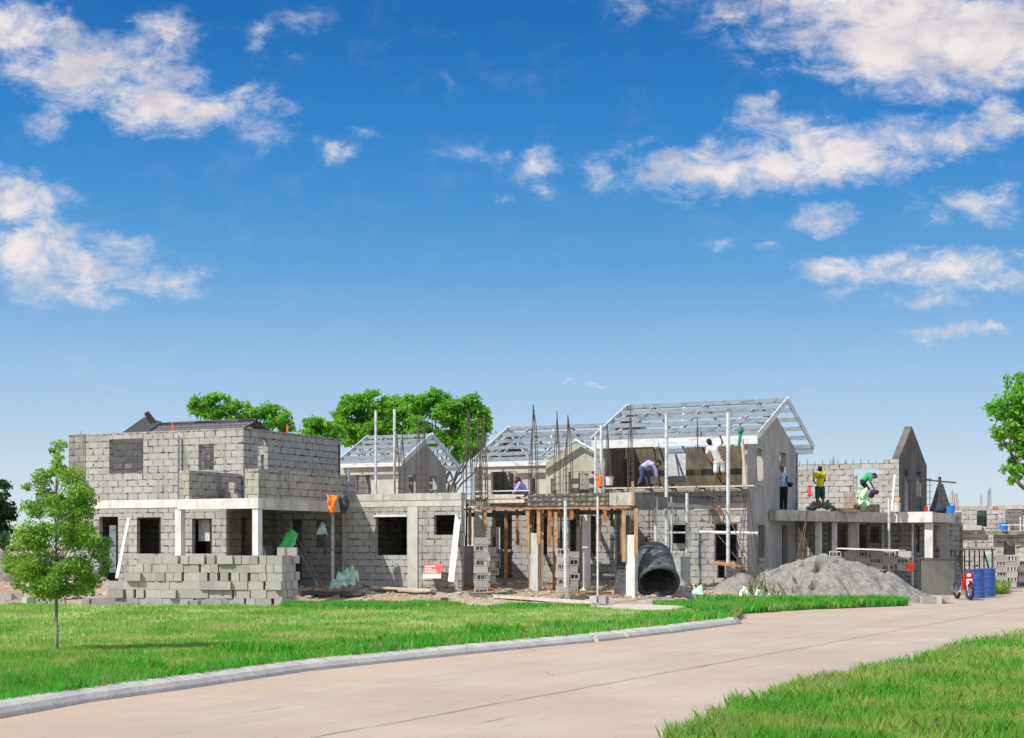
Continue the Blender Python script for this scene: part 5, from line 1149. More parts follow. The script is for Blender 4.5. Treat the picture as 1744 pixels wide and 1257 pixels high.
tag(MB().bar(gp(1121, 44.2, .0), gp(1121, 44.2, .62), .7, .12).build('prop_block', 'wood_dark'), 'short dark timber prop under the back of the black tank', 'prop')
x, y = XY(1161, 45.3); z0 = gg(1161, 45.3) - .02
dr = thing('grey_drum', (x, y, z0), 'grey and white drum standing right of the black tank, hollow blocks on top', 'drum')
MB().lathe([(0.001, 0), (.25, 0), (.252, .42), (.258, .43), (.258, .45), (.25, .46), (.25, .84), (.26, .85), (.26, .88), (.24, .88), (.24, .86), (.001, .86)], (x, y, z0), 28).build('body', 'grey_drum', dr, smooth=False)
for o in list(C.objects):
    if o.get('group') == 'pair of hollow blocks standing on the grey drum': o.location.z += z0 + .885 - 1.22; 
M = MB(); M.hexa([P3(1045, 1014, 43.6), P3(1067, 1014, 43.5), P3(1067, 1014, 43.9), P3(1045, 1014, 44.0)], [P3(1056, 938, 44.8), P3(1067, 940, 44.7), P3(1067, 940, 44.9), P3(1056, 938, 45.0)])
tag(M.build('leaning_board', 'black_plastic'), 'dark tapering panel leaning behind the white column beside the tank', 'panel')
M = MB(); x, y = XY(1018, 41.6); M.tube([(x, y, 0.0), (x, y, Z(846, 41.6))], .03, 8); tag(M.build('scaffold_pole', 'galv_white'), 'thin grey pole standing on the dirt by the two loose blocks', 'pole')
def pole(px, Y, py0, py1, r, m, label, dx=0):
    x, y = XY(px, Y); return tag(MB().tube([(x + dx, y, Z(py1, y)), (x, y, Z(py0, y))], r, 8).build('scaffold_pole', m), label, 'pole')
pole(963, 42.2, 853, 1000, .045, 'galv_white', 'pale pole standing before the block pier')
pole(1014, 43.2, 742, 842, .03, 'galv_white', 'thin pole at the left edge of the open upper floor')
pole(1024, 44.6, 724, 848, .045, 'galv_white', 'pale pole beside the orange cloth on the deck')
pole(1135, 45.6, 704, 952, .05, 'galv_white', 'tall pale pole right of the bending worker, rising above the roof edge')
pole(1240, 45.6, 703, 988, .055, 'galv_white', 'tall pale pole right of the worker in white shirt')
pole(1117, 44.5, 846, 925, .05, 'galv_white', 'thick short pole behind the black tank')
pole(1192, 46.0, 895, 1000, .045, 'galv', 'grey pole at the lit corner right of the drum')
pole(1264, 46.8, 748, 824, .05, 'wood_pale', 'pale timber leaning inside the open upper floor near the teal bag', .12)
pole(1144, 45.8, 846, 945, .035, 'galv_white', 'slim pole left of the white-framed window')
pole(1170, 45.9, 840, 940, .045, 'galv_white', 'slim pole right of the white-framed window')
tag(MB().bar(P3(1097, 905, 45.8), P3(1139, 905, 46.0), .05).build('scaffold_rail', 'galv_white'), 'pale horizontal rail behind the black tank', 'rail')
tag(MB().tube([P3(1191, 906.5, 45.9), P3(1291, 908.5, 45.4)], .05, 8).build('scaffold_rail', 'galv_white'), 'long pale pipe tied across the poles before the right doorway', 'rail')
def trip(px, Y, spread, py_top, label, n=4):
    x, y = XY(px, Y); M = MB()
    for k in range(n): a = .4 + k * 2 * math.pi / n; bx, by = x + math.cos(a) * spread, y + math.sin(a) * spread * .7; M.tube([(bx, by, ground_h(bx, by) - .02), (x + math.cos(a) * .04, y, Z(py_top, y))], .012, 5)
    return tag(M.build('bar_tripod', 'rebar'), label, 'tripod')
trip(1273, 44.9, .45, 835, 'tall splayed bundle of thin bars at the main house corner')
tag(MB().tube([P3(1305, 1015, 42.6), P3(1235, 868, 45.6)], .016, 6).build('steel_bar', 'rebar'), 'long thin dark bar leaning diagonally from the grass to the main house', 'bar')
tag(MB().tube([P3(1210, 895, 46.5), P3(1262, 960, 45.8)], .014, 6).build('steel_bar', 'rebar'), 'short thin bar crossing the right doorway diagonally', 'bar')
for (a, b, lab) in (((1353, 965, 47.8), (1376, 872, 49.9), 'left thin bar leaning on the right deck beam'), ((1366, 960, 47.6), (1375, 862, 49.9), 'right thin bar leaning on the right deck beam')):
    tag(MB().tube([P3(*a), P3(*b)], .016, 6).build('steel_bar', 'rebar'), lab, 'bar')
M = MB(); M.hexa([P3(1206, 961, 45.3), P3(1262, 966, 44.9), P3(1290, 969, 45.2), P3(1222, 958, 45.7)], [P3(1206, 958.5, 45.3), P3(1262, 963.5, 44.9), P3(1290, 968, 45.2), P3(1222, 955.5, 45.7)])
tag(M.build('orange_plank', 'wood_orange'), 'splintered orange plank lying across the doorway scaffold', 'plank')
M = MB(); M.bar(P3(1224, 862, 47.2), P3(1227, 878, 47.3), .1, .05); tag(M.build('timber_offcut', 'wood_orange'), 'small orange timber offcut hanging above the right doorway', 'timber')
for (px, py, Y, r, hgt, m, lab) in ((1268, 1018, 42.6, .17, .42, 'sack_white', 'white sack with green stripes, leftmost in the grass before the gravel'), (1291, 1020, 42.5, .13, .35, 'sack_white', 'white sack with pointed top in the middle of the grass sacks'), (1310, 1022, 42.4, .16, .26, 'tarp_pale', 'pale flat sack at the right of the grass sacks')):
    x, y = XY(px, Y); z = -.02; M = MB(); M.blob((x, y, z + hgt * .45), (r, r * .8, hgt * .55), 14, 10, .35, px); M.tube([(x, y, z + hgt * .85), (x + .03, y, z + hgt * 1.15)], [.05, .08], 8)
    tag(M.build('cement_sack', m, smooth=True), lab, 'sack')
x, y = XY(1186, 43.2); tag(MB().blob((x, y, gg(1186, 43.2) + .12), (.17, .13, .16), 14, 10, .3, 3).build('cement_sack', 'white_plastic', smooth=True), 'whitish bag on the ground just right of the grey drum', 'bag')
MBx = MB(); p = P3(1278, 990, 44.2)
tag(MB().box((p.x, p.y, .18), (1.0, .5, .42), .0).build('mortar_tub', 'plaster'), 'low grey mortar box half hidden behind the white sacks', 'tub')
def bucket(px, py, Y, r, hh, m, label, z=None, name='bucket'):
    x, y = XY(px, Y); z = Z(py, Y) if z is None else z; t = thing(name, (x, y, z), label, 'bucket')
    MB().lathe([(.001, 0), (r * .85, 0), (r, hh), (r * 1.08, hh), (r * 1.08, hh - .02), (r, hh - .03), (r * .93, hh - .01), (r * .8, .02), (.001, .02)], (x, y, z), 18).build('pail', m, t, smooth=False)
    MB().tube([(x + math.cos(a) * r, y, z + hh + math.sin(a) * r * .5) for a in np.linspace(0, math.pi, 9)], .008, 5).build('handle', 'steel_dark', t); return t
bucket(1038, 826.5, 46.6, .12, .26, 'white_plastic', 'white bucket on the scaffold board beside the orange cloth')
bucket(1619, 878, 57.6, .16, .3, 'blue_plastic', 'bright blue bucket at the right end of the low deck', z=2.82)
bucket(1709, 903, 69.0, .2, .33, 'blue_plastic', 'blue bucket on the far corner house deck')
bucket(1717, 904, 69.0, .12, .3, 'white_plastic', 'pale bucket beside the blue one on the far deck')
bucket(1528, 876, 54.9, .12, .3, 'white_plastic', 'purple-grey bucket on the low deck before the block wall', z=2.84)
sheet('orange_cloth', 'bright orange cloth hanging on the pole at the left of the open upper floor', 'cloth', [(1018, 831, 44.2), (1027, 831, 44.2), (1023, 811, 44.4), (1016, 813, 44.4)], 'orange_bright', 6, 8, .07, 3, .05)
M = MB(); p = P3(1261, 733, 46.3); M.blob(p, (.1, .08, .12), 12, 8, .3, 2); M.tube([p - Vector((0, 0, .1)), p - Vector((.03, 0, .35)), p - Vector((.05, 0, .5))], [.05, .05, .02], 8)
tag(M.build('teal_bag', 'teal_cloth', smooth=True), 'teal cloth bag hung on the steel roof edge above the open floor', 'bag')
sheet('red_cloth', 'small red cloth draped on the block wall left of the yellow-shirted worker', 'cloth', [(1375, 846, 50.9), (1382, 846, 50.9), (1381, 828, 51.2), (1376, 829, 51.2)], 'red_flag', 5, 6, .04, 4, .04)
sheet('black_tarp', 'black tarp heaped on the low deck behind the yellow-shirted worker', 'tarp', [(1372, 867, 52.8), (1424, 868, 53.2), (1412, 858, 54.3), (1390, 857, 54.0)], 'black_plastic', 10, 8, .12, 5, .06)
plank((*XY(1424, 53.2), 2.84), (*XY(1456, 54), 2.84), .5, .09, 'wood', 'stack of light planks lying on the low deck')
sheet('striped_sack', 'green and white sack heaped beside the crouching worker in green shirt', 'sack', [(1458, 867, 54.2), (1480, 868, 54.4), (1478, 842, 55.1), (1460, 838, 54.9)], 'sack_green', 10, 10, .2, 6, .1)
M = MB(); M.blob(P3(1489, 838, 54.8), (.17, .12, .09), 12, 8, .5, 5); M.blob(P3(1483, 843, 54.8), (.12, .1, .1), 12, 8, .5, 8); tag(M.build('navy_cloth', 'navy_cloth', smooth=True), 'bundled navy cloth held over the green and white sack', 'cloth')
plank(P3(1519, 869, 55.9), P3(1524, 809, 56.4), .06, .05, 'white_paint', 'white painted timber leaning before the stepped block wall', 'timber', 'white_timber')
plank(P3(1524, 873, 55.2), P3(1529, 848, 55.4), .18, .05, 'wood', 'short upright wood board on the low deck')
plank(P3(1577, 875, 54.9), P3(1577.5, 862, 54.9), .1, .1, 'red_paint', 'small red bottle-like can at the right part of the low deck', 'can', 'red_can')
tag(MB().blob((*XY(1603, 57.2), 2.98), (.2, .15, .16), 12, 8, .4, 9).build('navy_bundle', 'navy_cloth', smooth=True), 'dark navy bundle beside the bright blue bucket', 'bundle')
# orange helmet-like tub behind the sand
M = MB(); p = P3(1547, 966, 47.2); M.lathe([(.001, .2), (.1, .19), (.17, .12), (.19, 0), (.19, -.06), (.17, -.06)], p, 20, (.1, -.3, .5)); tag(M.build('orange_tub', 'orange_bright', smooth=True), 'bright orange upturned tub on the right shoulder of the sand pile', 'tub')
# black sheet fence, steel table, drums
sf = thing('black_screen', (*XY(1597, 50), 0), 'black sheet screen standing between the sand pile and the motorcycle', 'screen')
c0, c1 = XY(1565, 50.2), XY(1627, 49.6)
MB().hexa([(*c0, 0), (*c1, 0), (c1[0], c1[1] + .03, 0), (c0[0], c0[1] + .03, 0)], [(*c0, Z(953, 50)), (*c1, Z(953, 50)), (c1[0], c1[1] + .03, Z(953, 50)), (c0[0], c0[1] + .03, Z(953, 50))]).build('sheet', 'stucco_black', sf)
M = MB(); zt = Z(951.5, 50)
M.bar((*c0, zt), (*c1, zt), .05); M.bar((c0[0], c0[1] - .03, 0), (c0[0], c0[1] - .03, zt), .05); M.bar((c1[0], c1[1] - .03, 0), (c1[0], c1[1] - .03, zt), .05); M.build('frame', 'steel_dark', sf)
g_ = thing('steel_rack', (*XY(1655, 54), 0), 'dark steel rack with thin uprights and flat top behind the blue drums', 'rack')
M = MB()
for px in (1620, 1627, 1635, 1643, 1651, 1660, 1668, 1676): q = XY(px, 54.2); M.bar((*q, 0), (*q, Z(936, 54.2)), .04)
for px in (1625, 1690): q = XY(px, 53.2); M.bar((*q, 0), (*q, Z(936, 53.2)), .05)
M.bar((*XY(1640, 53.8), Z(936, 53.8)), (*XY(1625, 53.8), Z(962, 53.8)), .04); M.bar((*XY(1620, 54.2), .3), (*XY(1625, 53.2), .3), .03); M.bar((*XY(1676, 54.2), .3), (*XY(1690, 53.2), .3), .03); M.bar((*XY(1620, 54.2), .25), (*XY(1676, 54.2), .25), .03); M.bar((*XY(1676, 54), Z(940, 54)), (*XY(1684, 54), Z(968, 54)), .05); M.build('frame', 'steel_dark', g_)
M = MB(); M.bar((*XY(1616, 53.8), Z(935.5, 53.8)), (*XY(1694, 53.5), Z(935.5, 53.5)), .9, .05); M.bar((*XY(1618, 53.6), Z(955, 53.6)), (*XY(1655, 53.6), Z(956, 53.6)), .06, .04); M.build('shelf', 'steel_dark', g_)
sheet('green_mesh', 'pale green netting hanging from the steel rack', 'netting', [(1678, 972, 54.6), (1692, 972, 54.6), (1692, 940, 54.6), (1678, 940, 54.6)], 'tarp_pale', 6, 8, .04, 8)
for (px, Y, lab) in ((1661, 47.2, 'front blue steel drum beside the red motorcycle'), (1679, 48.6, 'rear blue steel drum half hidden by the front one')):
    x, y = XY(px, Y); d = thing('blue_drum', (x, y, 0), lab, 'drum', 'blue steel drums'); r = .295
    MB().lathe([(.001, .01), (r, .01), (r + .012, .02), (r, .035), (r, .29), (r + .014, .30), (r, .315), (r, .57), (r + .014, .58), (r, .595), (r, .86), (r + .014, .88), (r - .01, .885), (r - .015, .865), (.001, .86)], (x, y, 0), 36).build('shell', 'blue_drum', d, smooth=False)
    MB().lathe([(.001, .012), (.035, .012), (.035, 0)], (x + .12, y - .1, .865), 12).build('bung', 'steel_dark', d)
big = [G(1694, 1011), G(1720, 1009), (18.3, 57), (16.6, 58)]
blades('drum_weeds', [XY(1693, 50), XY(1718, 51), XY(1716, 55), XY(1690, 54)], 900, .15, .42, .012, 'verge_blades', 'tuft of light green grass right of the blue drums', lambda x, y: 0.0, ymin=49, ymax=56, px_keep=(1685, 1725))
x, y = XY(1256, 31.4)
t = thing('road_weed', (x, y, 0), 'small leafy weed with pinkish leaves growing at the end of the kerb', 'plant')
M = MB(); cl = []
for k in range(9): a = k * .7; e = Vector((x + math.cos(a) * .13, y + math.sin(a) * .12, .12 + .1 * (k % 3))); M.tube([(x, y, 0), e], .004, 4); cl.append((tuple(e), (.05, .05, .04), 14))
M.build('stem', 'bark', t); leaf_mesh('foliage', cl, .045, 'weeds', t, 3)
# cable loop on the grass edge
M = MB(); M.tube([P3(574, 1033, 39.5), P3(578, 1027, 39.5), P3(586, 1025.5, 39.5), P3(598, 1029, 39.4), P3(610, 1037, 39.2)], .02, 6); tag(M.build('hose', 'rubber'), 'black hose looping over the far edge of the lawn', 'hose')
M = MB(); p = P3(1120, 832, 47.3); M.tube([(p.x + .22 * math.cos(a), p.y, p.z + .2 * math.sin(a) - .05) for a in np.linspace(0, math.pi, 10)], .015, 6); tag(M.build('cable', 'rubber'), 'dark cable arch hanging below the bending worker', 'cable')

# ------------------------------------------------------------------ motorcycle
x, y = XY(1641, 45.6)
mc = thing('motorcycle', (x, y, 0), 'small red motorcycle parked facing the road in front of the blue drums', 'motorcycle'); ang = R(-88); ca, sa_ = math.cos(ang), math.sin(ang)
def mp(f, s, z): return Vector((x + ca * f - sa_ * s, y + sa_ * f + ca * s, z))        # f forward, s left
def torus(c, r, tr, axd, n=28, k=8):
    axd = Vector(axd).normalized(); u = axd.orthogonal().normalized(); v = axd.cross(u); M = MB()
    M.tube([Vector(c) + (u * math.cos(a) + v * math.sin(a)) * r for a in np.linspace(0, 2 * math.pi, n + 1)], tr, k, False); return M
side = mp(0, 1, 0) - mp(0, 0, 0)
for f in (.60, -.58):
    w = torus(mp(f, 0, .275), .23, .045, side).build('wheel', 'rubber', mc, smooth=True)
    torus(mp(f, 0, .275), .185, .012, side).build('rim', 'chrome', w, smooth=True)
    M = MB(); M.lathe([(.035, -.04), (.035, .04)], mp(f, 0, .275), 10, side)
    for k in range(8): a = k * math.pi / 4; fw = mp(1, 0, 0) - mp(0, 0, 0); M.tube([mp(f, 0, .275), mp(f, 0, .275) + fw * math.cos(a) * .18 + Vector((0, 0, math.sin(a) * .18))], .004, 4)
    M.build('spokes', 'chrome', w)
M = MB()
for s in (-.07, .07): M.tube([mp(.60, s, .275), mp(.40, s, .74)], .018, 8)
M.build('fork', 'chrome', mc); M = MB(); M.tube([mp(.36, -.28, .86), mp(.42, -.1, .84), mp(.42, .1, .84), mp(.36, .28, .86)], .014, 8); M.build('handlebar', 'steel_dark', mc)
for s in (-1, 1):
    M = MB(); M.tube([mp(.4, .2 * s, .85), mp(.36, .26 * s, 1.0)], .006, 5); M.blob(mp(.36, .27 * s, 1.02), (.05, .03, .035), 10, 6); M.build('mirror', 'steel_dark', mc, smooth=True)
M = MB(); M.hexa([mp(.48, -.13, .62), mp(.48, .13, .62), mp(.34, .12, .56), mp(.34, -.12, .56)], [mp(.5, -.15, .80), mp(.5, .15, .80), mp(.34, .14, .84), mp(.34, -.14, .84)]); M.hexa([mp(.40, -.14, .3), mp(.40, .14, .3), mp(.12, .12, .3), mp(.12, -.12, .3)], [mp(.46, -.15, .62), mp(.46, .15, .62), mp(.2, .13, .62), mp(.2, -.13, .62)])
M.hexa([mp(.75, -.05, .54), mp(.75, .05, .54), mp(.35, .05, .60), mp(.35, -.05, .60)], [mp(.72, -.05, .57), mp(.72, .05, .57), mp(.36, .05, .63), mp(.36, -.05, .63)]); M.build('fairing', 'red_paint', mc)
MB().blob(mp(.5, 0, .73), (.07, .07, .06), 14, 8).build('headlight', 'glass_white', mc, smooth=True)
M = MB(); M.hexa([mp(.60, -.08, .48), mp(.60, .08, .48), mp(.59, .08, .48), mp(.59, -.08, .48)], [mp(.54, -.08, .63), mp(.54, .08, .63), mp(.53, .08, .63), mp(.53, -.08, .63)]); M.build('front_plate', 'white_paint', mc)
M = MB(); M.hexa([mp(.15, -.11, .66), mp(.15, .11, .66), mp(-.6, .1, .68), mp(-.6, -.1, .68)], [mp(.12, -.08, .75), mp(.12, .08, .75), mp(-.6, .08, .78), mp(-.6, -.08, .78)]); M.build('seat', 'black_plastic', mc)
M = MB(); M.hexa([mp(.2, -.1, .3), mp(.2, .1, .3), mp(-.3, .1, .32), mp(-.3, -.1, .32)], [mp(.15, -.1, .64), mp(.15, .1, .64), mp(-.55, .08, .66), mp(-.55, -.08, .66)]); M.build('body', 'steel_dark', mc)
M = MB(); M.blob(mp(.05, 0, .3), (.16, .14, .13), 12, 8); M.tube([mp(.1, -.12, .25), mp(-.2, -.16, .22), mp(-.7, -.16, .34)], [.02, .03, .045], 10); M.build('engine', 'chrome', mc, smooth=True)
M = MB(); M.tube([mp(-.05, .1, .25), mp(-.12, .3, .0)], .012, 6); M.build('kickstand', 'steel_dark', mc)

for (px, py, Y, lab) in ((292, 733, 47.0, 'small orange flag on the wall head of the far left block house'), (488, 736, 46.4, 'orange marker stick on the side wall head of the far left block house')):
    p = P3(px, py + 3, Y); M = MB(); M.tube([p, p + Vector((.01, 0, .26))], .012, 5); M.hexa([p + Vector((0, -.01, .12)), p + Vector((.05, -.01, .03)), p + Vector((.05, .01, .03)), p + Vector((0, .01, .04))], [p + Vector((0, -.01, .3)), p + Vector((.05, -.01, .26)), p + Vector((.05, .01, .26)), p + Vector((0, .01, .3))])
    tag(M.build('marker_flag', 'orange_bright'), lab, 'flag')
bucket(1002, 949, 46.3, .15, .1, 'red_paint', 'red basin on the sill of the shaded opening behind the block pier', name='basin')
# ------------------------------------------------------------------ people
def caps(M, a, b, ra, rb, n=12):
    a, b = Vector(a), Vector(b)
    if (b - a).length > 1e-4: M.tube([a, b], [ra, rb], n)
    M.blob(a, ra, n, 8); M.blob(b, rb, n, 8)
def fused(M, name, m, parent, vox=.009, smooth_it=2):
    me = bpy.data.meshes.new('tmp'); me.from_pydata(M.v, [], M.f); o = bpy.data.objects.new('tmp', me); C.objects.link(o)
    r = o.modifiers.new('r', 'REMESH'); r.mode = 'VOXEL'; r.voxel_size = vox
    if smooth_it: s_ = o.modifiers.new('s', 'SMOOTH'); s_.iterations = smooth_it; s_.factor = .5
    dg = bpy.context.evaluated_depsgraph_get(); out = bpy.data.meshes.new_from_object(o.evaluated_get(dg)); bpy.data.objects.remove(o); out.name = name
    out.materials.clear(); out.materials.append(MATS[m]); out.polygons.foreach_set('use_smooth', [True] * len(out.polygons))
    q = bpy.data.objects.new(name, out); C.objects.link(q); q.parent = parent; return q
def hand(M, w, d, side_v, s, curl=.6, cap=None):
    """palm with four curled fingers of different lengths and a thumb leaving the side of the palm"""
    d = d.normalized(); sv = (side_v - d * side_v.dot(d)).normalized(); nn = d.cross(sv)
    M.hexa([w - sv * .026 * s - nn * .011 * s, w + sv * .026 * s - nn * .011 * s, w + sv * .026 * s + nn * .011 * s, w - sv * .026 * s + nn * .011 * s],
           [w + d * .085 * s + (-sv * .036 - nn * .011) * s, w + d * .085 * s + (sv * .036 - nn * .011) * s, w + d * .085 * s + (sv * .036 + nn * .011) * s, w + d * .085 * s + (-sv * .036 + nn * .011) * s])
    for k, L in enumerate((.062, .075, .07, .054)):
        o = w + (d * .08 + sv * (-.029 + .0195 * k)) * s; m1 = o + (d * math.cos(curl * .6) + nn * math.sin(curl * .6)) * L * .5 * s; m2 = m1 + (d * math.cos(curl * 1.7) + nn * math.sin(curl * 1.7)) * L * .5 * s
        caps(M, o, m1, .0085 * s, .008 * s, 6); caps(M, m1, m2, .008 * s, .007 * s, 6)
    o = w + (d * .02 - sv * .024) * s; m1 = o + (d * .6 - sv * .75 + nn * .25).normalized() * .04 * s; caps(M, o, m1, .011 * s, .0095 * s, 6); caps(M, m1, m1 + (d * .9 - sv * .25 + nn * .3).normalized() * .03 * s, .0095 * s, .008 * s, 6)
def person(label, loc, J, face, s=1.0, skin='skin', shirt='white_shirt', sleeve='short', sleeve_m=None, legs='shorts', legs_m='denim', hair='hair', hood=False, shoes=None, extra=None, upd=(0, 0, 1)):
    """J: joints in metres from loc; face: direction the face looks; one fused body, clothing and hair as children"""
    t = thing('person', loc, label, 'person'); V = {k: Vector(v) for k, v in J.items()}; B = MB(); f = Vector(face).normalized(); upv = (V['head'] - V['neck']).normalized()
    f = (f - upv * f.dot(upv)).normalized(); sd = f.cross(upv).normalized()
    hc = V['head']; B.blob(hc, (.078 * s, .078 * s, .078 * s), 14, 10)
    for (a, b, c, r) in ((0, .035, .02, .078), (0, .035, -.03, .07), (0, .055, -.07, .045), (0, -.02, .03, .08)): B.blob(hc + (f * b + upv * c) * s, r * s, 12, 9)
    caps(B, hc + (f * .085 - upv * .0) * s, hc + (f * .105 - upv * .028) * s, .012 * s, .016 * s, 6)
    for q in (-1, 1): B.blob(hc + sd * q * .082 * s + upv * -.005 * s, .02 * s, 8, 6)
    caps(B, hc + (f * .08 - upv * .055) * s, hc + (f * .083 - upv * .055) * s, .016 * s, .014 * s, 6)
    caps(B, V['neck'], hc - upv * .03 * s, .055 * s, .05 * s)
    ch, pv = V['chest'], V['pelvis']; shl, shr = V['shL'], V['shR']; hl, hr = V['hipL'], V['hipR']
    caps(B, V['neck'], ch, .07 * s, .12 * s); caps(B, ch, pv, .12 * s, .11 * s); caps(B, shl, ch, .06 * s, .11 * s); caps(B, shr, ch, .06 * s, .11 * s); caps(B, shl, shr, .058 * s, .058 * s)
    caps(B, hl, pv, .095 * s, .11 * s); caps(B, hr, pv, .095 * s, .11 * s); caps(B, hl, hr, .09 * s, .09 * s)
    for q in 'LR':
        sh, el, wr, hp, kn, an, to = (V[x + q] for x in ('sh', 'el', 'wr', 'hip', 'kn', 'an', 'toe'))
        caps(B, sh, el, .05 * s, .038 * s); caps(B, el, wr, .037 * s, .025 * s); hand(B, wr, (wr - el), (sh - V['sh' + ('R' if q == 'L' else 'L')]), s)
        caps(B, hp, kn, .088 * s, .055 * s); caps(B, kn, kn.lerp(an, .35), .054 * s, .054 * s); caps(B, kn.lerp(an, .35), an, .054 * s, .034 * s); caps(B, an, to, .036 * s, .028 * s); caps(B, an + Vector((0, 0, -.02)) * s, to, .034 * s, .026 * s)
    fused(B, 'body', skin, t, .0085)
    S_ = MB(); e = .016 * s
    caps(S_, V['neck'] - upv * .03 * s, ch, .07 * s + e, .12 * s + e); caps(S_, ch, pv.lerp(ch, .15), .12 * s + e, .118 * s + e); caps(S_, shl, ch, .06 * s + e, .11 * s + e); caps(S_, shr, ch, .06 * s + e, .11 * s + e); caps(S_, shl, shr, .058 * s + e, .058 * s + e)
    for q in 'LR':
        sh, el, wr = V['sh' + q], V['el' + q], V['wr' + q]
        if sleeve == 'short': caps(S_, sh, sh.lerp(el, .62), .05 * s + e, .05 * s + e)
        else:
            T_ = S_ if sleeve_m is None else MB(); caps(T_, sh, el, .05 * s + e, .04 * s + e); caps(T_, el, el.lerp(wr, .88), .04 * s + e, .028 * s + e)
            if sleeve_m: fused(T_, 'sleeve', sleeve_m, t, .012)
    fused(S_, 'shirt', shirt, t, .011)
    P_ = MB(); caps(P_, hl, pv, .1 * s + e, .115 * s + e); caps(P_, hr, pv, .1 * s + e, .115 * s + e); caps(P_, hl, hr, .1 * s + e, .1 * s + e)
    for q in 'LR':
        hp, kn, an = V['hip' + q], V['kn' + q], V['an' + q]
        if legs == 'shorts': caps(P_, hp, hp.lerp(kn, .85), .09 * s + e, .078 * s + e)
        else: caps(P_, hp, kn, .09 * s + e, .06 * s + e); caps(P_, kn, an, .06 * s + e, .045 * s + e)
    fused(P_, 'shorts' if legs == 'shorts' else 'trousers', legs_m, t, .011)
    Hh = MB(); e2 = .016 * s
    if hood:
        Hh.blob(hc - f * .01 * s, .1 * s, 14, 10); Hh.blob(hc - (f * .04 - upv * .02) * s, .098 * s, 14, 10); caps(Hh, hc - f * .05 * s, V['neck'] - f * .03 * s, .09 * s, .085 * s); fused(Hh, 'hood', hood, t, .01)
    else:
        for (b, c, r) in ((-.018, .028, .092), (-.035, .0, .092), (.02, .045, .078), (-.035, -.035, .08)): Hh.blob(hc + (f * b + upv * c) * s, r * s, 14, 10)
        fused(Hh, 'hair', hair, t, .01)
    E_ = MB()
    for q in (-1, 1): E_.blob(hc + (f * .092 + sd * q * .03 + upv * .01) * s, .010 * s, 8, 6)
    o = E_.build('eyes', 'eye', None, origin=(0, 0, 0)); o.parent = t
    if shoes:
        F_ = MB()
        for q in 'LR': caps(F_, V['an' + q] + Vector((0, 0, -.03)) * s, V['toe' + q], .045 * s, .038 * s)
        fused(F_, 'shoes', shoes, t, .012)
    if extra: extra(t, V, s)
    return t
def pj(px0, py0, Y, J):
    """joints given as (px, py, dy) in the photo around an anchor -> metres from the anchor"""
    a = P3(px0, py0, Y); return a, {k: tuple(P3(v[0], v[1], Y) + Vector((0, v[2], 0)) - a) for k, v in J.items()}
# 1 hooded worker squatting on the deck
a, J = pj(888, 846, 45.7, dict(head=(880, 818, -.02), neck=(885, 823, 0), chest=(889, 829, 0), pelvis=(893, 840, .05), shL=(885, 824, -.16), shR=(888, 825, .16), elL=(880, 833, -.2), elR=(881, 834, .15), wrL=(875, 839, -.14), wrR=(874, 840, .1),
      hipL=(893, 841, -.06), hipR=(893, 841, .12), knL=(879, 838, -.16), knR=(878, 838, .2), anL=(884, 850, -.14), anR=(884, 850, .16), toeL=(878, 851.5, -.16), toeR=(877, 851.5, .18)))
person('worker in lavender shirt and maroon hood squatting on the middle porch deck', a, J, (-.6, -.25, -.7), .9, shirt='lavender', sleeve='long', legs='long', legs_m='denim', hood='maroon', shoes='black_cloth')
# 2 worker bending over
a, J = pj(1098, 827, 47.1, dict(head=(1121, 788.5, .02), neck=(1113, 790, 0), chest=(1105, 790, 0), pelvis=(1094, 798, .02), shL=(1112, 791, .14), shR=(1111, 791.5, -.15), elL=(1114, 803, .15), elR=(1117, 803, -.16), wrL=(1116, 812, .1), wrR=(1118.5, 813, -.12),
      hipL=(1095, 800, .08), hipR=(1093.5, 800, -.08), knL=(1105, 811, .1), knR=(1093, 812.5, -.1), anL=(1106.5, 824, .1), anR=(1088, 824, -.1), toeL=(1112, 826, .1), toeR=(1093.5, 826, -.1)))
person('worker in lavender shirt and jeans bending low on the open upper floor', a, J, (.8, -.1, -.8), .88, shirt='lavender', sleeve='long', legs='long', legs_m='denim', shoes='black_cloth')
# 3 worker reaching up
def belt(t, V, s):
    M = MB(); caps(M, V['hipL'] + Vector((0, 0, .075)) * s, V['hipR'] + Vector((0, 0, .075)) * s, .098 * s, .098 * s); fused(M, 'waistband', 'red_belt', t, .012)
a, J = pj(1226, 824, 47.15, dict(head=(1208, 752.5, 0), neck=(1212, 759, 0), chest=(1217, 768, 0), pelvis=(1224, 785, 0), shL=(1206, 764, .02), shR=(1221, 761, -.02), elL=(1203.5, 775, .02), elR=(1230, 754, -.1), wrL=(1209, 783, -.05), wrR=(1227, 747, -.14),
      hipL=(1220, 788, 0), hipR=(1229, 788, 0), knL=(1219, 805, -.02), knR=(1232, 804, .03), anL=(1219, 821, .03), anR=(1234, 820.5, .03), toeL=(1217, 823.5, .12), toeR=(1235, 823.5, .13)))
person('worker in white shirt and pale shorts reaching up to the steel roof edge', a, J, (.15, 1, .3), .88, shirt='white_shirt', legs='shorts', legs_m='white_short', extra=belt)
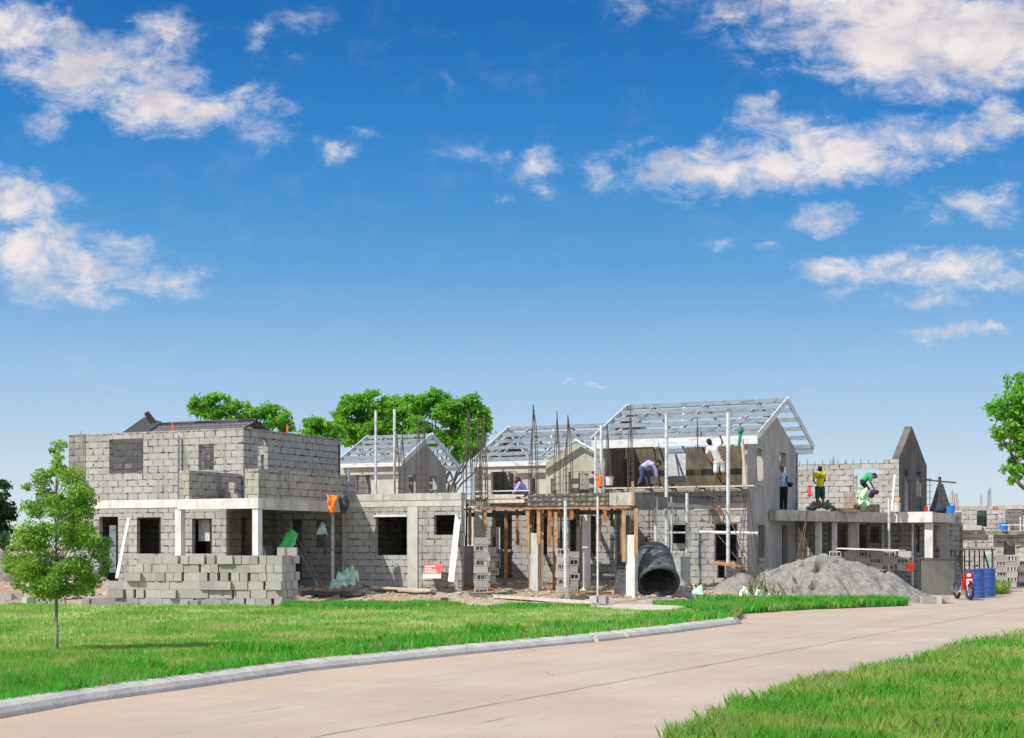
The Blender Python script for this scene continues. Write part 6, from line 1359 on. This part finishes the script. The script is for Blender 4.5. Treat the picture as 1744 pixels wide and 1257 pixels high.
# 4 man in the doorway holding a black helmet
def helmet(t, V, s):
    M = MB(); M.blob(V['wrR'] + Vector((.05, -.03, -.02)), (.1, .09, .09), 14, 10); caps(M, V['wrR'] + Vector((.12, -.03, .0)), V['wrR'] + Vector((.2, -.03, .03)), .02, .012); fused(M, 'tool_bag', 'black_cloth', t, .012)
a, J = pj(1334, 869, 52.2, dict(head=(1332, 799.5, 0), neck=(1332.5, 806, 0), chest=(1333, 813, 0), pelvis=(1334, 830, 0), shL=(1327, 809, .02), shR=(1338.5, 808.5, -.02), elL=(1326, 821, .05), elR=(1339, 820, -.08), wrL=(1328, 831, 0), wrR=(1341, 825, -.16),
      hipL=(1331, 832, .03), hipR=(1337, 832, -.03), knL=(1331, 850, 0), knR=(1338, 850, -.03), anL=(1331, 866, .05), anR=(1338, 866, 0), toeL=(1330, 868, -.08), toeR=(1338, 868, -.13)))
person('worker in pale blue shirt standing in the narrow side doorway with a black bag', a, J, (-.25, -1, -.15), .86, shirt='blue_shirt', sleeve='long', sleeve_m='blue_sleeve', legs='long', legs_m='black_cloth', shoes='black_cloth', extra=helmet)
# 5 yellow shirt, seen from behind
def print_(t, V, s):
    M = MB(); c = V['chest'] + Vector((0, -.142, .0)) * s
    for i, w in enumerate((.15, .17, .13, .16)):
        z = .05 - i * .035; x = -w / 2
        while x < w / 2: q = random.uniform(.015, .03); M.box(c + Vector((x + q / 2, .004 * abs(x) * 10, z)) * s, (q * s, .012, .012)); x += q + .01
    M.build('back_print', 'green_short', None, origin=(0, 0, 0)).parent = t
a, J = pj(1397, 866, 52.7, dict(head=(1396.5, 798.5, 0), neck=(1397, 804.5, 0), chest=(1396.5, 812, 0), pelvis=(1396.5, 830, 0), shL=(1388.5, 807, 0), shR=(1404, 807, 0), elL=(1386, 818, .04), elR=(1405.5, 818, .04), wrL=(1390, 822, .2), wrR=(1402, 822, .2),
      hipL=(1392.5, 832, 0), hipR=(1400.5, 832, 0), knL=(1392, 849, 0), knR=(1401.5, 849, 0), anL=(1391.5, 864, .02), anR=(1403, 864, .02), toeL=(1390, 865.5, .12), toeR=(1404, 865.5, .12)))
person('worker in bright yellow shirt and dark green shorts standing with his back turned', a, J, (0, 1, -.1), .88, shirt='yellow_shirt', legs='shorts', legs_m='green_short', extra=print_)
# 6 green shirt bending over the sack
bx, by = XY(1476, 56.3)
tag(MB().box((bx, by, 2.79 + .17), (.9, .5, .34), -.3).build('mortar_box', 'wood_dark'), 'low dark box on the deck under the worker in green shirt', 'box')
a, J = pj(1476, 853, 56.2, dict(head=(1489, 810.5, .0), neck=(1484, 809, 0), chest=(1479, 810, 0), pelvis=(1470, 820, .02), shL=(1483, 811, .15), shR=(1482, 812, -.15), elL=(1484, 821, .16), elR=(1480.5, 821, -.17), wrL=(1487, 829, .1), wrR=(1485.5, 829, -.12),
      hipL=(1471, 823, .09), hipR=(1469.5, 823, -.09), knL=(1480, 834, .1), knR=(1478, 835, -.1), anL=(1475, 849, .1), anR=(1472, 850, -.1), toeL=(1480, 851.5, .1), toeR=(1477, 852, -.1)))
person('worker in green shirt and black shorts bending over the green and white sack', a, J, (.8, -.1, -.7), .9, shirt='green_shirt', legs='shorts', legs_m='black_cloth')
# 7 worker behind the tank
a, J = pj(1104, 952, 45.8, dict(head=(1104, 918, 0), neck=(1104, 925.5, 0), chest=(1104, 934, 0), pelvis=(1104, 952, 0), shL=(1096, 929, 0), shR=(1112, 929, 0), elL=(1094, 944, .04), elR=(1114, 944, .04), wrL=(1097, 954, -.1), wrR=(1111, 954, -.1),
      hipL=(1100, 955, 0), hipR=(1108, 955, 0), knL=(1100, 974, 0), knR=(1108, 974, 0), anL=(1100, 991, .02), anR=(1108, 991, .02), toeL=(1099, 994, -.1), toeR=(1109, 994, -.1)))
person('worker whose dark-haired head shows above the black tank', a, J, (.3, -.4, -.8), .88, shirt='navy_cloth', legs='long', legs_m='denim', shoes='black_cloth')
